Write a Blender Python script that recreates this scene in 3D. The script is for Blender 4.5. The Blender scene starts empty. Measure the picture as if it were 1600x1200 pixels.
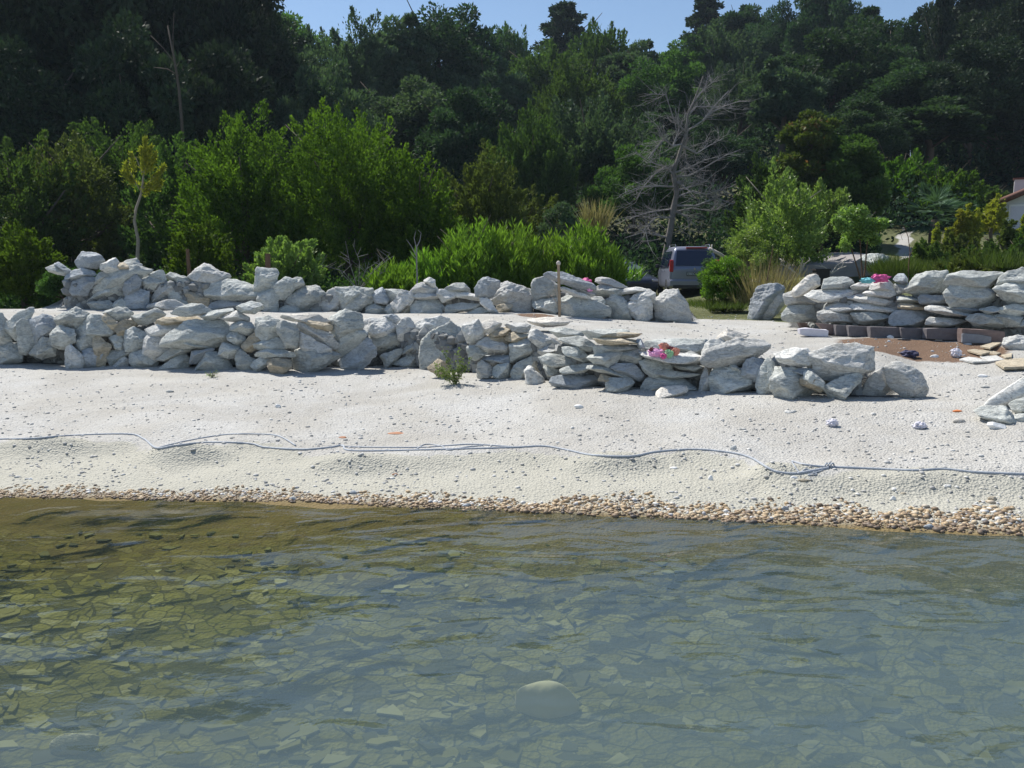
import bpy, bmesh, math, random
import numpy as np
from mathutils import Vector, Matrix, noise
R = math.radians
random.seed(7); RNG = np.random.default_rng(7)
scene = bpy.context.scene
col = scene.collection
# ------------------------------------------------------------ camera, sky, sun, exposure
F = 1385.0; TH = R(7.4); CZ = 2.0
cd = bpy.data.cameras.new('camera'); cam = bpy.data.objects.new('camera', cd); col.objects.link(cam)
cam.location = (0, 0, CZ); cam.rotation_euler = (R(90)-TH, 0, 0)
cd.sensor_width = 36; cd.lens = 36*F/1600; cd.clip_end = 3000; cd.clip_start = 0.05
scene.camera = cam
SUN_EL = 54.0; SUN_AZ = -42.0         # azimuth from +Y, negative = towards -X : behind the beach, left
w = bpy.data.worlds.new('World'); scene.world = w; w.use_nodes = True
nt = w.node_tree; sky = nt.nodes.new('ShaderNodeTexSky'); sky.sky_type = 'NISHITA'; sky.sun_disc = False
sky.sun_elevation = R(SUN_EL); sky.sun_rotation = R(SUN_AZ); sky.air_density = 1.0; sky.dust_density = 0.25; sky.ozone_density = 3.0
nt.links.new(sky.outputs[0], nt.nodes['Background'].inputs[0]); nt.nodes['Background'].inputs[1].default_value = 0.09
sd = bpy.data.lights.new('sun', 'SUN'); sd.energy = 4.8; sd.angle = R(0.5); sd.color = (1, .955, .88)
so = bpy.data.objects.new('sun', sd); col.objects.link(so)
sv = Vector((math.sin(R(SUN_AZ))*math.cos(R(SUN_EL)), math.cos(R(SUN_AZ))*math.cos(R(SUN_EL)), math.sin(R(SUN_EL))))
so.rotation_euler = sv.to_track_quat('Z', 'Y').to_euler()
scene.view_settings.view_transform = 'Standard'; scene.view_settings.look = 'None'
scene.view_settings.exposure = 0.42; scene.view_settings.gamma = 1
scene.cycles.transparent_max_bounces = 16; scene.cycles.max_bounces = 7; scene.cycles.diffuse_bounces = 3

# ------------------------------------------------------------ helpers
def P(px, py, Y):
    xc = (px-800)/F; yc = (600-py)/F
    k = math.cos(TH)+yc*math.sin(TH)
    return Vector((Y*xc/k, Y, CZ+Y*(yc*math.cos(TH)-math.sin(TH))/k))
def yz(py, z): return (CZ-z)/np.tan(np.arctan((np.asarray(py)-600)/F)+TH)
def tag(o, label=None, cat=None, group=None, kind=None):
    if label: o['label'] = label
    if cat: o['category'] = cat
    if group: o['group'] = group
    if kind: o['kind'] = kind
    return o
def empty(name, loc, rz=0, label=None, cat=None, group=None):
    o = bpy.data.objects.new(name, None); col.objects.link(o); o.location = loc; o.rotation_euler = (0, 0, rz)
    o.empty_display_size = .2
    return tag(o, label, cat, group)
def mesh_obj(name, v, f, mat, parent=None, loc=(0, 0, 0), smooth=False):
    me = bpy.data.meshes.new(name); me.from_pydata([tuple(a) for a in v], [], f); me.update()
    if smooth: me.polygons.foreach_set('use_smooth', [True]*len(me.polygons))
    if mat: me.materials.append(mat)
    o = bpy.data.objects.new(name, me); col.objects.link(o); o.parent = parent; o.location = loc
    return o
def np_mesh(name, V, Fq, mats, parent=None, loc=(0, 0, 0), tint=None, smooth=False, k=4, colr=None):
    """fast mesh: V (n,3), Fq (m,k)"""
    me = bpy.data.meshes.new(name); n = len(V); m = len(Fq)
    me.vertices.add(n); me.vertices.foreach_set('co', np.asarray(V, np.float32).ravel())
    me.loops.add(m*k); me.loops.foreach_set('vertex_index', np.asarray(Fq, np.int32).ravel())
    me.polygons.add(m); me.polygons.foreach_set('loop_start', np.arange(0, m*k, k, dtype=np.int32))
    me.polygons.foreach_set('loop_total', np.full(m, k, np.int32))
    me.polygons.foreach_set('use_smooth', np.full(m, smooth, bool))
    me.update(calc_edges=True)
    if tint is not None:
        a = me.attributes.new('tint', 'FLOAT', 'POINT'); a.data.foreach_set('value', np.asarray(tint, np.float32))
    if colr is not None:
        a = me.attributes.new('mask', 'FLOAT_COLOR', 'POINT'); a.data.foreach_set('color', np.asarray(colr, np.float32).ravel())
    for mt in (mats if isinstance(mats, (list, tuple)) else [mats]): me.materials.append(mt)
    o = bpy.data.objects.new(name, me); col.objects.link(o); o.parent = parent; o.location = loc
    return o
class MB:
    def __init__(s): s.v = []; s.f = []
    def add(s, v, f):
        b = len(s.v); s.v += [tuple(a) for a in v]; s.f += [tuple(i+b for i in q) for q in f]
    def box(s, c, d, rot=None):
        v = [Vector((x*d[0]/2, y*d[1]/2, z*d[2]/2)) for x in (-1, 1) for y in (-1, 1) for z in (-1, 1)]
        if rot: v = [rot @ a for a in v]
        s.add([a+Vector(c) for a in v], [(0, 1, 3, 2), (4, 6, 7, 5), (0, 4, 5, 1), (2, 3, 7, 6), (0, 2, 6, 4), (1, 5, 7, 3)])
    def tube(s, pts, rad, n=6, cap=True):
        pts = [Vector(p) for p in pts]; b = len(s.v)
        if not hasattr(rad, '__len__'): rad = [rad]*len(pts)
        up = Vector((.13, .31, .94))
        for i, p in enumerate(pts):
            t = (pts[min(i+1, len(pts)-1)]-pts[max(i-1, 0)]).normalized()
            a = t.cross(up)
            if a.length < .05: a = t.cross(Vector((1, 0, 0)))
            a.normalize(); c = t.cross(a)
            for j in range(n):
                q = 2*math.pi*j/n; s.v.append(tuple(p+(a*math.cos(q)+c*math.sin(q))*rad[i]))
        for i in range(len(pts)-1):
            for j in range(n):
                k = (j+1) % n; s.f.append((b+i*n+j, b+i*n+k, b+(i+1)*n+k, b+(i+1)*n+j))
        if cap:
            s.f.append(tuple(b+j for j in range(n))[::-1]); s.f.append(tuple(b+(len(pts)-1)*n+j for j in range(n)))
    def build(s, name, mat, parent=None, loc=(0, 0, 0), smooth=False): return mesh_obj(name, s.v, s.f, mat, parent, loc, smooth)

# ------------------------------------------------------------ terrain
pk = np.array([0, 200, 400, 600, 800, 950, 1050, 1200, 1300, 1370, 1430, 1500, 1600.])
def tab(*a): return np.interp(pk, a[0], a[1])
fb = ([0, 100, 200, 300, 400, 440, 540, 600, 680, 740, 840, 930, 1000, 1100, 1200, 1260, 1450, 1600], [572, 575, 573, 578, 580, 583, 580, 575, 576, 592, 594, 613, 613, 613, 618, 626, 628, 640])
bb = ([0, 100, 300, 480, 600, 770, 830, 870, 960, 1040, 1090, 1200, 1300, 1480, 1600], [483, 483, 484, 487, 490, 488, 484, 495, 498, 504, 504, 508, 526, 532, 540])
shore = yz(tab([0, 400, 800, 1200, 1600], [778, 785, 800, 818, 838]), 0.)
wz = tab([0, 1200, 1600], [.45, .47, .5]); wallb = yz(tab(*fb), wz)+.06
ez = tab([0, 400, 800, 950, 1100, 1200, 1370, 1430, 1600], [1.12, 1.12, 1.08, 1.0, .86, .8, .74, .53, .53])
bz = CZ-tab([0, 1050, 1200, 1300, 1480, 1600], [17, 17, 16.7, 14.7, 14.2, 13.8])*np.tan(np.arctan((tab(*bb)-600)/F)+TH)
rearb = yz(tab(*bb), bz)+.35*(pk < 1250)
rg = tab([0, 1130, 1300, 1600], [0, 0, 1, 1])
def mixr(a, b): return a*(1-rg)+b*rg
NY = np.array([0*pk+-40, 0*pk+2.0, 0*pk+4.2, shore, wallb, wallb+.55, wallb+.72, rearb, 0*pk+20, 0*pk+26, 0*pk+34, 0*pk+42, 0*pk+60, 0*pk+100, 0*pk+160, 0*pk+400])
NZ = np.array([0*pk-3, 0*pk-.62, 0*pk-.4, 0*pk, wz, wz+.02, ez, bz, mixr(.98, 1.15), mixr(.93, 1.6), mixr(.9, 2.6), mixr(2, 4.), mixr(7.5, 8.5), mixr(19, 20.), mixr(24, 27.), mixr(24, 27.)])
ropepx = np.array([0, 100, 200, 245, 325, 380, 435, 480, 550, 650, 800, 890, 985, 1080, 1170, 1210, 1245, 1375, 1525, 1600.])
ropepy = np.array([687, 686, 679, 701, 692, 682, 686, 698, 704, 703, 698, 705, 714, 703, 715, 736, 741, 734, 739, 742.])
def H(x, y, fine=True):
    x = np.asarray(x, float); y = np.asarray(y, float)
    px = np.clip(800+x/np.maximum(y, 2.5)*F*.992, -200, 1800)
    ny = np.array([np.interp(px, pk, a) for a in NY]); nz = np.array([np.interp(px, pk, a) for a in NZ])
    z = nz[-1].copy()
    for i in range(len(NY)-1):
        m = (y >= ny[i]) & (y < ny[i+1])
        tt = (y-ny[i])/np.maximum(ny[i+1]-ny[i], 1e-6)
        z = np.where(m, nz[i]*(1-tt)+nz[i+1]*tt, z)
    # rope ledge: a low scarp following the rope
    ry = yz(np.interp(px, ropepx, ropepy), .22)
    z = z+.05*np.exp(-((y-ry-.12)/.35)**2)*(y > ry-2)-.035*np.exp(-((y-ry+.35)/.3)**2)
    # mounds (sand crescents) inland of the rope
    for (mx, my, a, b, h) in MOUNDS: z = z+h*np.exp(-((x-mx)/a)**2-((y-my)/b)**2)
    bk = np.interp(px, [95, 130, 1060, 1085, 1250, 1300, 1612, 1650], [0, .5, .5, 0, 0, .62, .62, 0])*np.interp(px, [0, 300, 330, 560, 760, 1200], [1, 1, .7, .45, .7, 1.]); rb_ = np.interp(px, pk, rearb)+np.where(px > 1150, .62, .12)
    z = z+bk*np.clip((y-rb_)/.12, 0, 1)*np.clip(1-(y-rb_-1.0)/2.2, 0, 1)
    if fine: z = z+.012*np.sin(x*2.1+.7*y)*np.sin(y*2.7-.5*x)+.006*np.sin(x*7.3+2*np.sin(y*3))*np.sin(y*8.1)
    return z
MOUNDS = []
for (a, b, c, h) in [(60, 670, 62, .08), (285, 680, 66, .10), (550, 690, 80, .08), (955, 698, 62, .08), (1228, 714, 66, .10), (1430, 724, 120, .06)]:
    Y = float(yz(b+8, .27)); MOUNDS.append(((a-800)/F*Y, Y, c/F*Y, .16, h))
YS = np.concatenate([np.linspace(3, 30, 2700), np.linspace(30.1, 200, 1700)])
def cast(px, py):
    xc = (px-800)/F; yc = (600-py)/F; k = math.cos(TH)+yc*math.sin(TH)
    x = YS*xc/k; z = CZ+YS*(yc*math.cos(TH)-math.sin(TH))/k
    i = int(np.argmax(z <= H(x, YS))); return Vector((x[i], YS[i], z[i]))
def Hs(x, y): return float(H(np.array([x]), np.array([y]))[0])

# ------------------------------------------------------------ materials
def newmat(name):
    m = bpy.data.materials.new(name); m.use_nodes = True; nt = m.node_tree
    return m, nt, nt.nodes['Principled BSDF'], nt.nodes, nt.links
def N(nt, typ, **kw):
    n = nt.nodes.new(typ)
    for k, v in kw.items():
        if k in n.inputs: n.inputs[k].default_value = v
        else: setattr(n, k, v)
    return n
def ramp(nt, fac, stops):
    r = nt.nodes.new('ShaderNodeValToRGB'); e = r.color_ramp.elements
    while len(e) < len(stops): e.new(.5)
    for i, (p, c) in enumerate(stops): e[i].position = p; e[i].color = (*c, 1) if len(c) == 3 else c
    nt.links.new(fac, r.inputs[0]); return r.outputs[0]
def mixc(nt, fac, a, b, mode='MIX'):
    m = nt.nodes.new('ShaderNodeMix'); m.data_type = 'RGBA'; m.blend_type = mode
    for i, s in ((0, fac), (6, a), (7, b)):
        if isinstance(s, (int, float)): m.inputs[i].default_value = s
        elif isinstance(s, tuple): m.inputs[i].default_value = (*s, 1)
        else: nt.links.new(s, m.inputs[i])
    return m.outputs[2]
def vm(nt, op, a, b):
    m = nt.nodes.new('ShaderNodeMath'); m.operation = op
    for i, s in enumerate((a, b)):
        if isinstance(s, (int, float)): m.inputs[i].default_value = s
        else: nt.links.new(s, m.inputs[i])
    return m.outputs[0]
def plain(name, c, rough=.6, metal=0, **kw):
    m, nt, b, nd, ln = newmat(name); tc = N(nt, 'ShaderNodeTexCoord'); n = N(nt, 'ShaderNodeTexNoise', Scale=kw.get('ns', 14.), Detail=4.)
    ln.new(tc.outputs['Object'], n.inputs['Vector']); v = kw.get('var', .25)
    ln.new(mixc(nt, n.outputs[0], tuple(x*(1-v) for x in c), tuple(min(1, x*(1+v)) for x in c)), b.inputs['Base Color'])
    b.inputs['Roughness'].default_value = rough; b.inputs['Metallic'].default_value = metal
    if kw.get('bump'):
        bp = N(nt, 'ShaderNodeBump', Strength=kw['bump'], Distance=.01); ln.new(n.outputs[0], bp.inputs['Height']); ln.new(bp.outputs[0], b.inputs['Normal'])
    return m
def rockmat(name, a, b_, stain=(.3, .26, .2), amt=.25):
    m, nt, b, nd, ln = newmat(name); tc = N(nt, 'ShaderNodeTexCoord'); oi = N(nt, 'ShaderNodeObjectInfo')
    off = N(nt, 'ShaderNodeVectorMath', operation='ADD'); ln.new(tc.outputs['Object'], off.inputs[0])
    sc = N(nt, 'ShaderNodeVectorMath', operation='SCALE'); sc.inputs[3].default_value = 37.; cmb = N(nt, 'ShaderNodeCombineXYZ')
    for i in range(3): ln.new(oi.outputs['Random'], cmb.inputs[i])
    ln.new(cmb.outputs[0], sc.inputs[0]); ln.new(sc.outputs[0], off.inputs[1])
    mp = N(nt, 'ShaderNodeMapping'); mp.inputs['Scale'].default_value = (1, 1, 2.6); mp.inputs['Rotation'].default_value = (.3, .5, 0); ln.new(off.outputs[0], mp.inputs[0])
    n1 = N(nt, 'ShaderNodeTexNoise', Scale=3.2, Detail=6., Roughness=.65); ln.new(mp.outputs[0], n1.inputs['Vector'])
    n2 = N(nt, 'ShaderNodeTexNoise', Scale=26., Detail=5., Roughness=.7); ln.new(mp.outputs[0], n2.inputs['Vector'])
    n3 = N(nt, 'ShaderNodeTexNoise', Scale=1.6, Detail=3.); ln.new(off.outputs[0], n3.inputs['Vector'])
    c = mixc(nt, ramp(nt, n1.outputs[0], [(.3, (0, 0, 0)), (.72, (1, 1, 1))]), a, b_)
    c = mixc(nt, vm(nt, 'MULTIPLY', ramp(nt, n3.outputs[0], [(.55, (0, 0, 0)), (.75, (1, 1, 1))]), amt), c, stain)
    c = mixc(nt, .55, c, ramp(nt, n2.outputs[0], [(.3, (.35, .35, .34)), (.5, (.9, .9, .9)), (.6, (1, 1, 1))]), 'MULTIPLY')
    hs = N(nt, 'ShaderNodeHueSaturation'); ln.new(c, hs.inputs['Color'])
    ln.new(vm(nt, 'ADD', vm(nt, 'MULTIPLY', oi.outputs['Random'], .34), .83), hs.inputs['Value'])
    ln.new(hs.outputs[0], b.inputs['Base Color']); b.inputs['Roughness'].default_value = .88
    n6 = N(nt, 'ShaderNodeTexNoise', Scale=5.5, Detail=4., Roughness=.6, Distortion=1.2); ln.new(mp.outputs[0], n6.inputs['Vector'])
    crk = vm(nt, 'ABSOLUTE', vm(nt, 'SUBTRACT', n6.outputs[0], .5), 0.); cr = ramp(nt, crk, [(0, (0, 0, 0)), (.022, (1, 1, 1))]); ln.new(mixc(nt, .28, hs.outputs[0], cr, 'MULTIPLY'), b.inputs['Base Color'])
    hh = vm(nt, 'ADD', vm(nt, 'ADD', n1.outputs[0], vm(nt, 'MULTIPLY', cr, .10)), vm(nt, 'MULTIPLY', n2.outputs[0], .34))
    bp = N(nt, 'ShaderNodeBump', Strength=.85, Distance=.055); ln.new(hh, bp.inputs['Height']); ln.new(bp.outputs[0], b.inputs['Normal'])
    return m
M = {}
M['grey'] = rockmat('grey_rock', (.44, .465, .44), (.70, .715, .67))
M['pale'] = rockmat('pale_rock', (.62, .62, .585), (.80, .79, .75), amt=.2)
M['tan'] = rockmat('tan_rock', (.46, .39, .28), (.66, .58, .44), (.35, .25, .15))
M['cream'] = rockmat('cream_slab', (.70, .65, .57), (.80, .76, .69), (.5, .42, .35), .15)
M['blue'] = rockmat('bluish_rock', (.35, .39, .42), (.56, .59, .61))
def leafmat(name, c1, c2, trans=.3, rough=.65, c3=None, spec=.1):
    m, nt, b, nd, ln = newmat(name); at = N(nt, 'ShaderNodeAttribute'); at.attribute_name = 'tint'
    oi = N(nt, 'ShaderNodeObjectInfo')
    st = [(0, c1), (1, c2)] if c3 is None else [(0, c1), (.8, c2), (1, c3)]
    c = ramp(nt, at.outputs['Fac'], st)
    hs = N(nt, 'ShaderNodeHueSaturation'); ln.new(c, hs.inputs['Color'])
    ln.new(vm(nt, 'ADD', vm(nt, 'MULTIPLY', oi.outputs['Random'], .3), .85), hs.inputs['Value'])
    ln.new(vm(nt, 'ADD', vm(nt, 'MULTIPLY', oi.outputs['Random'], .03), .485), hs.inputs['Hue'])
    ln.new(hs.outputs[0], b.inputs['Base Color']); b.inputs['Roughness'].default_value = rough
    b.inputs['Specular IOR Level'].default_value = spec
    tr = N(nt, 'ShaderNodeBsdfTranslucent'); tc = mixc(nt, .6, hs.outputs[0], (1.6, 1.9, .5), 'MULTIPLY'); ln.new(tc, tr.inputs[0])
    mx = N(nt, 'ShaderNodeMixShader'); mx.inputs[0].default_value = trans
    ln.new(b.outputs[0], mx.inputs[1]); ln.new(tr.outputs[0], mx.inputs[2]); ln.new(mx.outputs[0], nd['Material Output'].inputs[0])
    return m
M['lf_dark'] = leafmat('dark_broad_leaves', (.015, .036, .020), (.055, .10, .050), .3)
M['lf_grey'] = leafmat('grey_green_leaves', (.032, .062, .040), (.105, .16, .095), .3)
M['lf_mid'] = leafmat('mid_green_leaves', (.026, .06, .018), (.10, .17, .045), .35)
M['lf_bright'] = leafmat('bright_green_leaves', (.024, .06, .010), (.125, .205, .026), .38)
M['lf_ole'] = leafmat('narrow_green_leaves', (.05, .11, .015), (.16, .27, .04), .4, .4)
M['lf_yel'] = leafmat('yellow_leaves', (.16, .19, .03), (.34, .33, .05), .4)
M['lf_olive'] = leafmat('olive_leaves', (.05, .07, .02), (.14, .17, .05), .3)
M['lf_light'] = leafmat('light_leaves', (.08, .14, .03), (.24, .34, .10), .35, .4, (.42, .48, .28), .25)
M['lf_conifer_and_shade'] = leafmat('conifer_needles_and_shade', (.014, .028, .018), (.045, .07, .035), .15)  # needle colour; also puts shade into the broadleaf crowns at upper left
M['lf_red'] = leafmat('reddish_leaves', (.04, .07, .02), (.10, .13, .03), .3, .5, (.20, .09, .05))
M['drygrass'] = leafmat('dry_grass', (.20, .17, .09), (.38, .32, .18), .3)
M['grass'] = leafmat('green_grass', (.045, .08, .018), (.12, .165, .045), .3)
M['bark'] = plain('bark', (.10, .08, .06), .9, bump=.6)
M['deadbark'] = plain('dead_bark', (.235, .225, .22), .9, bump=.6, var=.45)
M['deadtrunk'] = plain('dead_trunk', (.17, .155, .14), .9, bump=.8, var=.5, ns=6)
M['palebark'] = plain('pale_bark', (.26, .23, .18), .9, bump=.5)
M['wood'] = plain('weathered_wood', (.36, .27, .18), .8, bump=.4)
M['darkwood'] = plain('dark_wood', (.12, .07, .04), .85, bump=.4)
M['drift'] = plain('driftwood', (.50, .45, .40), .85, bump=.5)
M['rope'] = plain('grey_rope', (.37, .40, .44), .6, bump=.4, ns=60)
M['rust'] = plain('rust_shard', (.42, .20, .11), .8, bump=.3)
M['orange'] = plain('orange_shard', (.62, .20, .06), .7)
M['white'] = plain('white_stone', (.84, .83, .80), .8, var=.08, bump=.4, ns=25)
M['lilac'] = plain('crumpled_white', (.66, .64, .70), .7, var=.1)
M['navy'] = plain('navy_cloth', (.05, .05, .10), .8)
M['brick'] = plain('dark_brick', (.17, .155, .16), .9, bump=.7, var=.35)
M['brickb'] = plain('brown_brick', (.21, .155, .14), .9, bump=.7, var=.3)
M['block'] = plain('grey_block', (.25, .27, .30), .9, bump=.4)
M['pink'] = plain('pink_cloth', (.62, .09, .28), .7, var=.5, ns=9)
M['lpink'] = plain('light_pink_cloth', (.80, .38, .62), .7, var=.2)
M['orangec'] = plain('orange_cloth', (.66, .27, .19), .7, var=.2)
M['greenc'] = plain('green_cloth', (.30, .55, .30), .7, var=.4, ns=12)
M['teal'] = plain('teal_cloth', (.16, .50, .55), .7, var=.4, ns=12)
M['maroon'] = plain('maroon_cloth', (.16, .03, .04), .8)
M['plaster'] = plain('house_plaster', (.62, .63, .62), .85, var=.06, ns=2)
M['tile'] = plain('roof_tiles', (.17, .08, .06), .85, var=.35)
M['concrete'] = plain('ledge_concrete', (.27, .25, .25), .9, bump=.6, var=.3, ns=4)
M['glass'] = plain('dark_glass', (.012, .018, .05), .06, var=.1)
M['glass'].node_tree.nodes['Principled BSDF'].inputs['Specular IOR Level'].default_value = .8
M['windscreen'] = plain('windscreen_glass', (.10, .13, .155), .08, var=.1)  # lighter grey-blue base colour stands in for a reflection on the glass
M['vanpaint'] = plain('van_paint', (.24, .26, .34), .3, .4, var=.05, ns=3)
M['vandark'] = plain('dark_plastic', (.03, .03, .035), .6)
M['carpaint'] = plain('dark_car_paint', (.05, .062, .095), .2, .2, var=.05)
M['red'] = plain('red_lens', (.45, .02, .03), .2)
M['chrome'] = plain('chrome', (.6, .6, .62), .2, .9)
M['tyre'] = plain('tyre', (.02, .02, .02), .8)
M['platew'] = plain('plate_letters', (.55, .58, .62), .5, var=.05)
M['plateb'] = plain('plate_back', (.07, .08, .11), .5, var=.05)
M['black'] = plain('black_box', (.015, .013, .014), .7)
# ground: gravel / soil / grass / sand through the mask attribute
def ground_mat():
    m, nt, b, nd, ln = newmat('ground'); tc = N(nt, 'ShaderNodeTexCoord'); at = N(nt, 'ShaderNodeAttribute'); at.attribute_name = 'mask'
    sp = N(nt, 'ShaderNodeSeparateColor'); ln.new(at.outputs['Color'], sp.inputs[0])
    o = tc.outputs['Object']
    n1 = N(nt, 'ShaderNodeTexNoise', Scale=45., Detail=5., Roughness=.7); n2 = N(nt, 'ShaderNodeTexNoise', Scale=1.3, Detail=5.)
    v1 = N(nt, 'ShaderNodeTexVoronoi', Scale=42.); v2 = N(nt, 'ShaderNodeTexVoronoi', Scale=16.); v3 = N(nt, 'ShaderNodeTexVoronoi', Scale=90.)
    for n in (n1, n2, v1, v2, v3): ln.new(o, n.inputs['Vector'])
    grav = mixc(nt, ramp(nt, n1.outputs[0], [(.3, (0, 0, 0)), (.7, (1, 1, 1))]), (.42, .418, .40), (.64, .636, .612))
    grav = mixc(nt, vm(nt, 'MULTIPLY', v1.outputs['Color'], .35), grav, (.27, .26, .24))
    grav = mixc(nt, ramp(nt, n2.outputs[0], [(.35, (0, 0, 0)), (.7, (.5, .5, .5))]), grav, (.42, .395, .34))
    n5 = N(nt, 'ShaderNodeTexNoise', Scale=.55, Detail=6., Roughness=.6, Distortion=1.); ln.new(o, n5.inputs['Vector']); grav = mixc(nt, ramp(nt, n5.outputs[0], [(.42, (0, 0, 0)), (.62, (.55, .55, .55))]), grav, (.36, .34, .30))
    sand = mixc(nt, n1.outputs[0], (.38, .37, .31), (.49, .475, .40))
    soil = mixc(nt, n1.outputs[0], (.10, .063, .045), (.25, .165, .11))
    n4 = N(nt, 'ShaderNodeTexNoise', Scale=7., Detail=6., Roughness=.7); ln.new(o, n4.inputs['Vector'])
    grass = mixc(nt, ramp(nt, n4.outputs[0], [(.35, (0, 0, 0)), (.65, (1, 1, 1))]), (.06, .085, .025), (.17, .165, .085))
    dn = N(nt, 'ShaderNodeTexNoise', Scale=3.2, Detail=2.); ln.new(o, dn.inputs['Vector']); mpw = N(nt, 'ShaderNodeVectorMath', operation='MULTIPLY_ADD'); ln.new(dn.outputs['Color'], mpw.inputs[0]); mpw.inputs[1].default_value = (.30, .22, 0); ln.new(o, mpw.inputs[2])
    ms = N(nt, 'ShaderNodeMapping'); ms.inputs['Scale'].default_value = (.62, 1, 0); ms.inputs['Rotation'].default_value = (0, 0, .25); ln.new(mpw.outputs[0], ms.inputs[0])
    vc = N(nt, 'ShaderNodeTexVoronoi', Scale=12.5, Randomness=1.); ve = N(nt, 'ShaderNodeTexVoronoi', Scale=12.5, feature='DISTANCE_TO_EDGE'); vk = N(nt, 'ShaderNodeTexVoronoi', Scale=6.5)
    for n in (vc, ve, vk): ln.new(ms.outputs[0], n.inputs['Vector'])
    rc = N(nt, 'ShaderNodeSeparateColor'); ln.new(vc.outputs['Color'], rc.inputs[0]); rk = N(nt, 'ShaderNodeSeparateColor'); ln.new(vk.outputs['Color'], rk.inputs[0])
    cell = ramp(nt, rc.outputs[0], [(0, (.045, .05, .03)), (.16, (.075, .08, .035)), (.24, (.19, .19, .055)), (.8, (.26, .255, .078)), (.93, (.31, .31, .13)), (1, (.36, .36, .22))])
    cell = mixc(nt, vm(nt, 'MULTIPLY', rk.outputs[0], .45), cell, (.13, .12, .05))
    eg = ramp(nt, vm(nt, 'SUBTRACT', ve.outputs['Distance'], vm(nt, 'MULTIPLY', n2.outputs[0], .05)), [(0, (1, 1, 1)), (.045, (0, 0, 0))])
    cell = mixc(nt, vm(nt, 'MULTIPLY', eg, .85), cell, (.05, .05, .02))
    mud = mixc(nt, n1.outputs[0], (.16, .12, .05), (.25, .19, .095)); sy = N(nt, 'ShaderNodeSeparateXYZ'); ln.new(o, sy.inputs[0])
    mz = N(nt, 'ShaderNodeMapRange'); ln.new(vm(nt, 'ADD', sy.outputs[2], vm(nt, 'MULTIPLY', n2.outputs[0], .10)), mz.inputs[0]); mz.inputs[1].default_value = -.15; mz.inputs[2].default_value = .02
    wet = mixc(nt, mz.outputs[0], cell, mud)
    def edge(ch, s=.35):
        x = vm(nt, 'ADD', sp.outputs[ch], vm(nt, 'MULTIPLY', vm(nt, 'SUBTRACT', n4.outputs[0], .5), s))
        return ramp(nt, x, [(.42, (0, 0, 0)), (.58, (1, 1, 1))])
    c = mixc(nt, vm(nt, 'MULTIPLY', edge(2, .25), .85), grav, sand)
    c = mixc(nt, edge(1, .5), c, soil); c = mixc(nt, edge(0, .5), c, grass); c = mixc(nt, at.outputs['Alpha'], wet, c); af = N(nt, 'ShaderNodeAttribute'); af.attribute_name = 'gap_shade'; c = mixc(nt, af.outputs['Fac'], c, mixc(nt, n1.outputs[0], (.05, .052, .05), (.16, .16, .15)))  # dark grey painted behind the wall stones as shade in the gaps
    ln.new(c, b.inputs['Base Color']); b.inputs['Roughness'].default_value = .95; b.inputs['Specular IOR Level'].default_value = .2
    h = vm(nt, 'ADD', vm(nt, 'MULTIPLY', v1.outputs['Distance'], .9), vm(nt, 'MULTIPLY', v2.outputs['Distance'], .5))
    h = vm(nt, 'ADD', h, vm(nt, 'MULTIPLY', n1.outputs[0], .6))
    bp = N(nt, 'ShaderNodeBump', Strength=.8, Distance=.018); ln.new(h, bp.inputs['Height']); ln.new(bp.outputs[0], b.inputs['Normal'])
    return m
M['ground'] = ground_mat()
def varmat(name, stops, rough=.8):
    m, nt, b, nd, ln = newmat(name); at = N(nt, 'ShaderNodeAttribute'); at.attribute_name = 'tint'
    ln.new(ramp(nt, at.outputs['Fac'], stops), b.inputs['Base Color']); b.inputs['Roughness'].default_value = rough; return m
M['peb'] = varmat('beach_pebbles', [(0, (.31, .305, .29)), (.3, (.36, .35, .33)), (.7, (.50, .49, .47)), (1, (.66, .65, .62))])
M['shorepeb'] = varmat('shore_pebbles', [(0, (.10, .085, .075)), (.28, (.24, .165, .10)), (.6, (.44, .32, .18)), (.85, (.54, .44, .30)), (.93, (.34, .35, .37)), (1, (.64, .63, .60))], .6)
M['bedstone'] = varmat('submerged_slate', [(0, (.035, .042, .035)), (.3, (.08, .085, .04)), (.5, (.16, .16, .06)), (.8, (.21, .21, .08)), (1, (.36, .37, .25))], .8)
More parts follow.
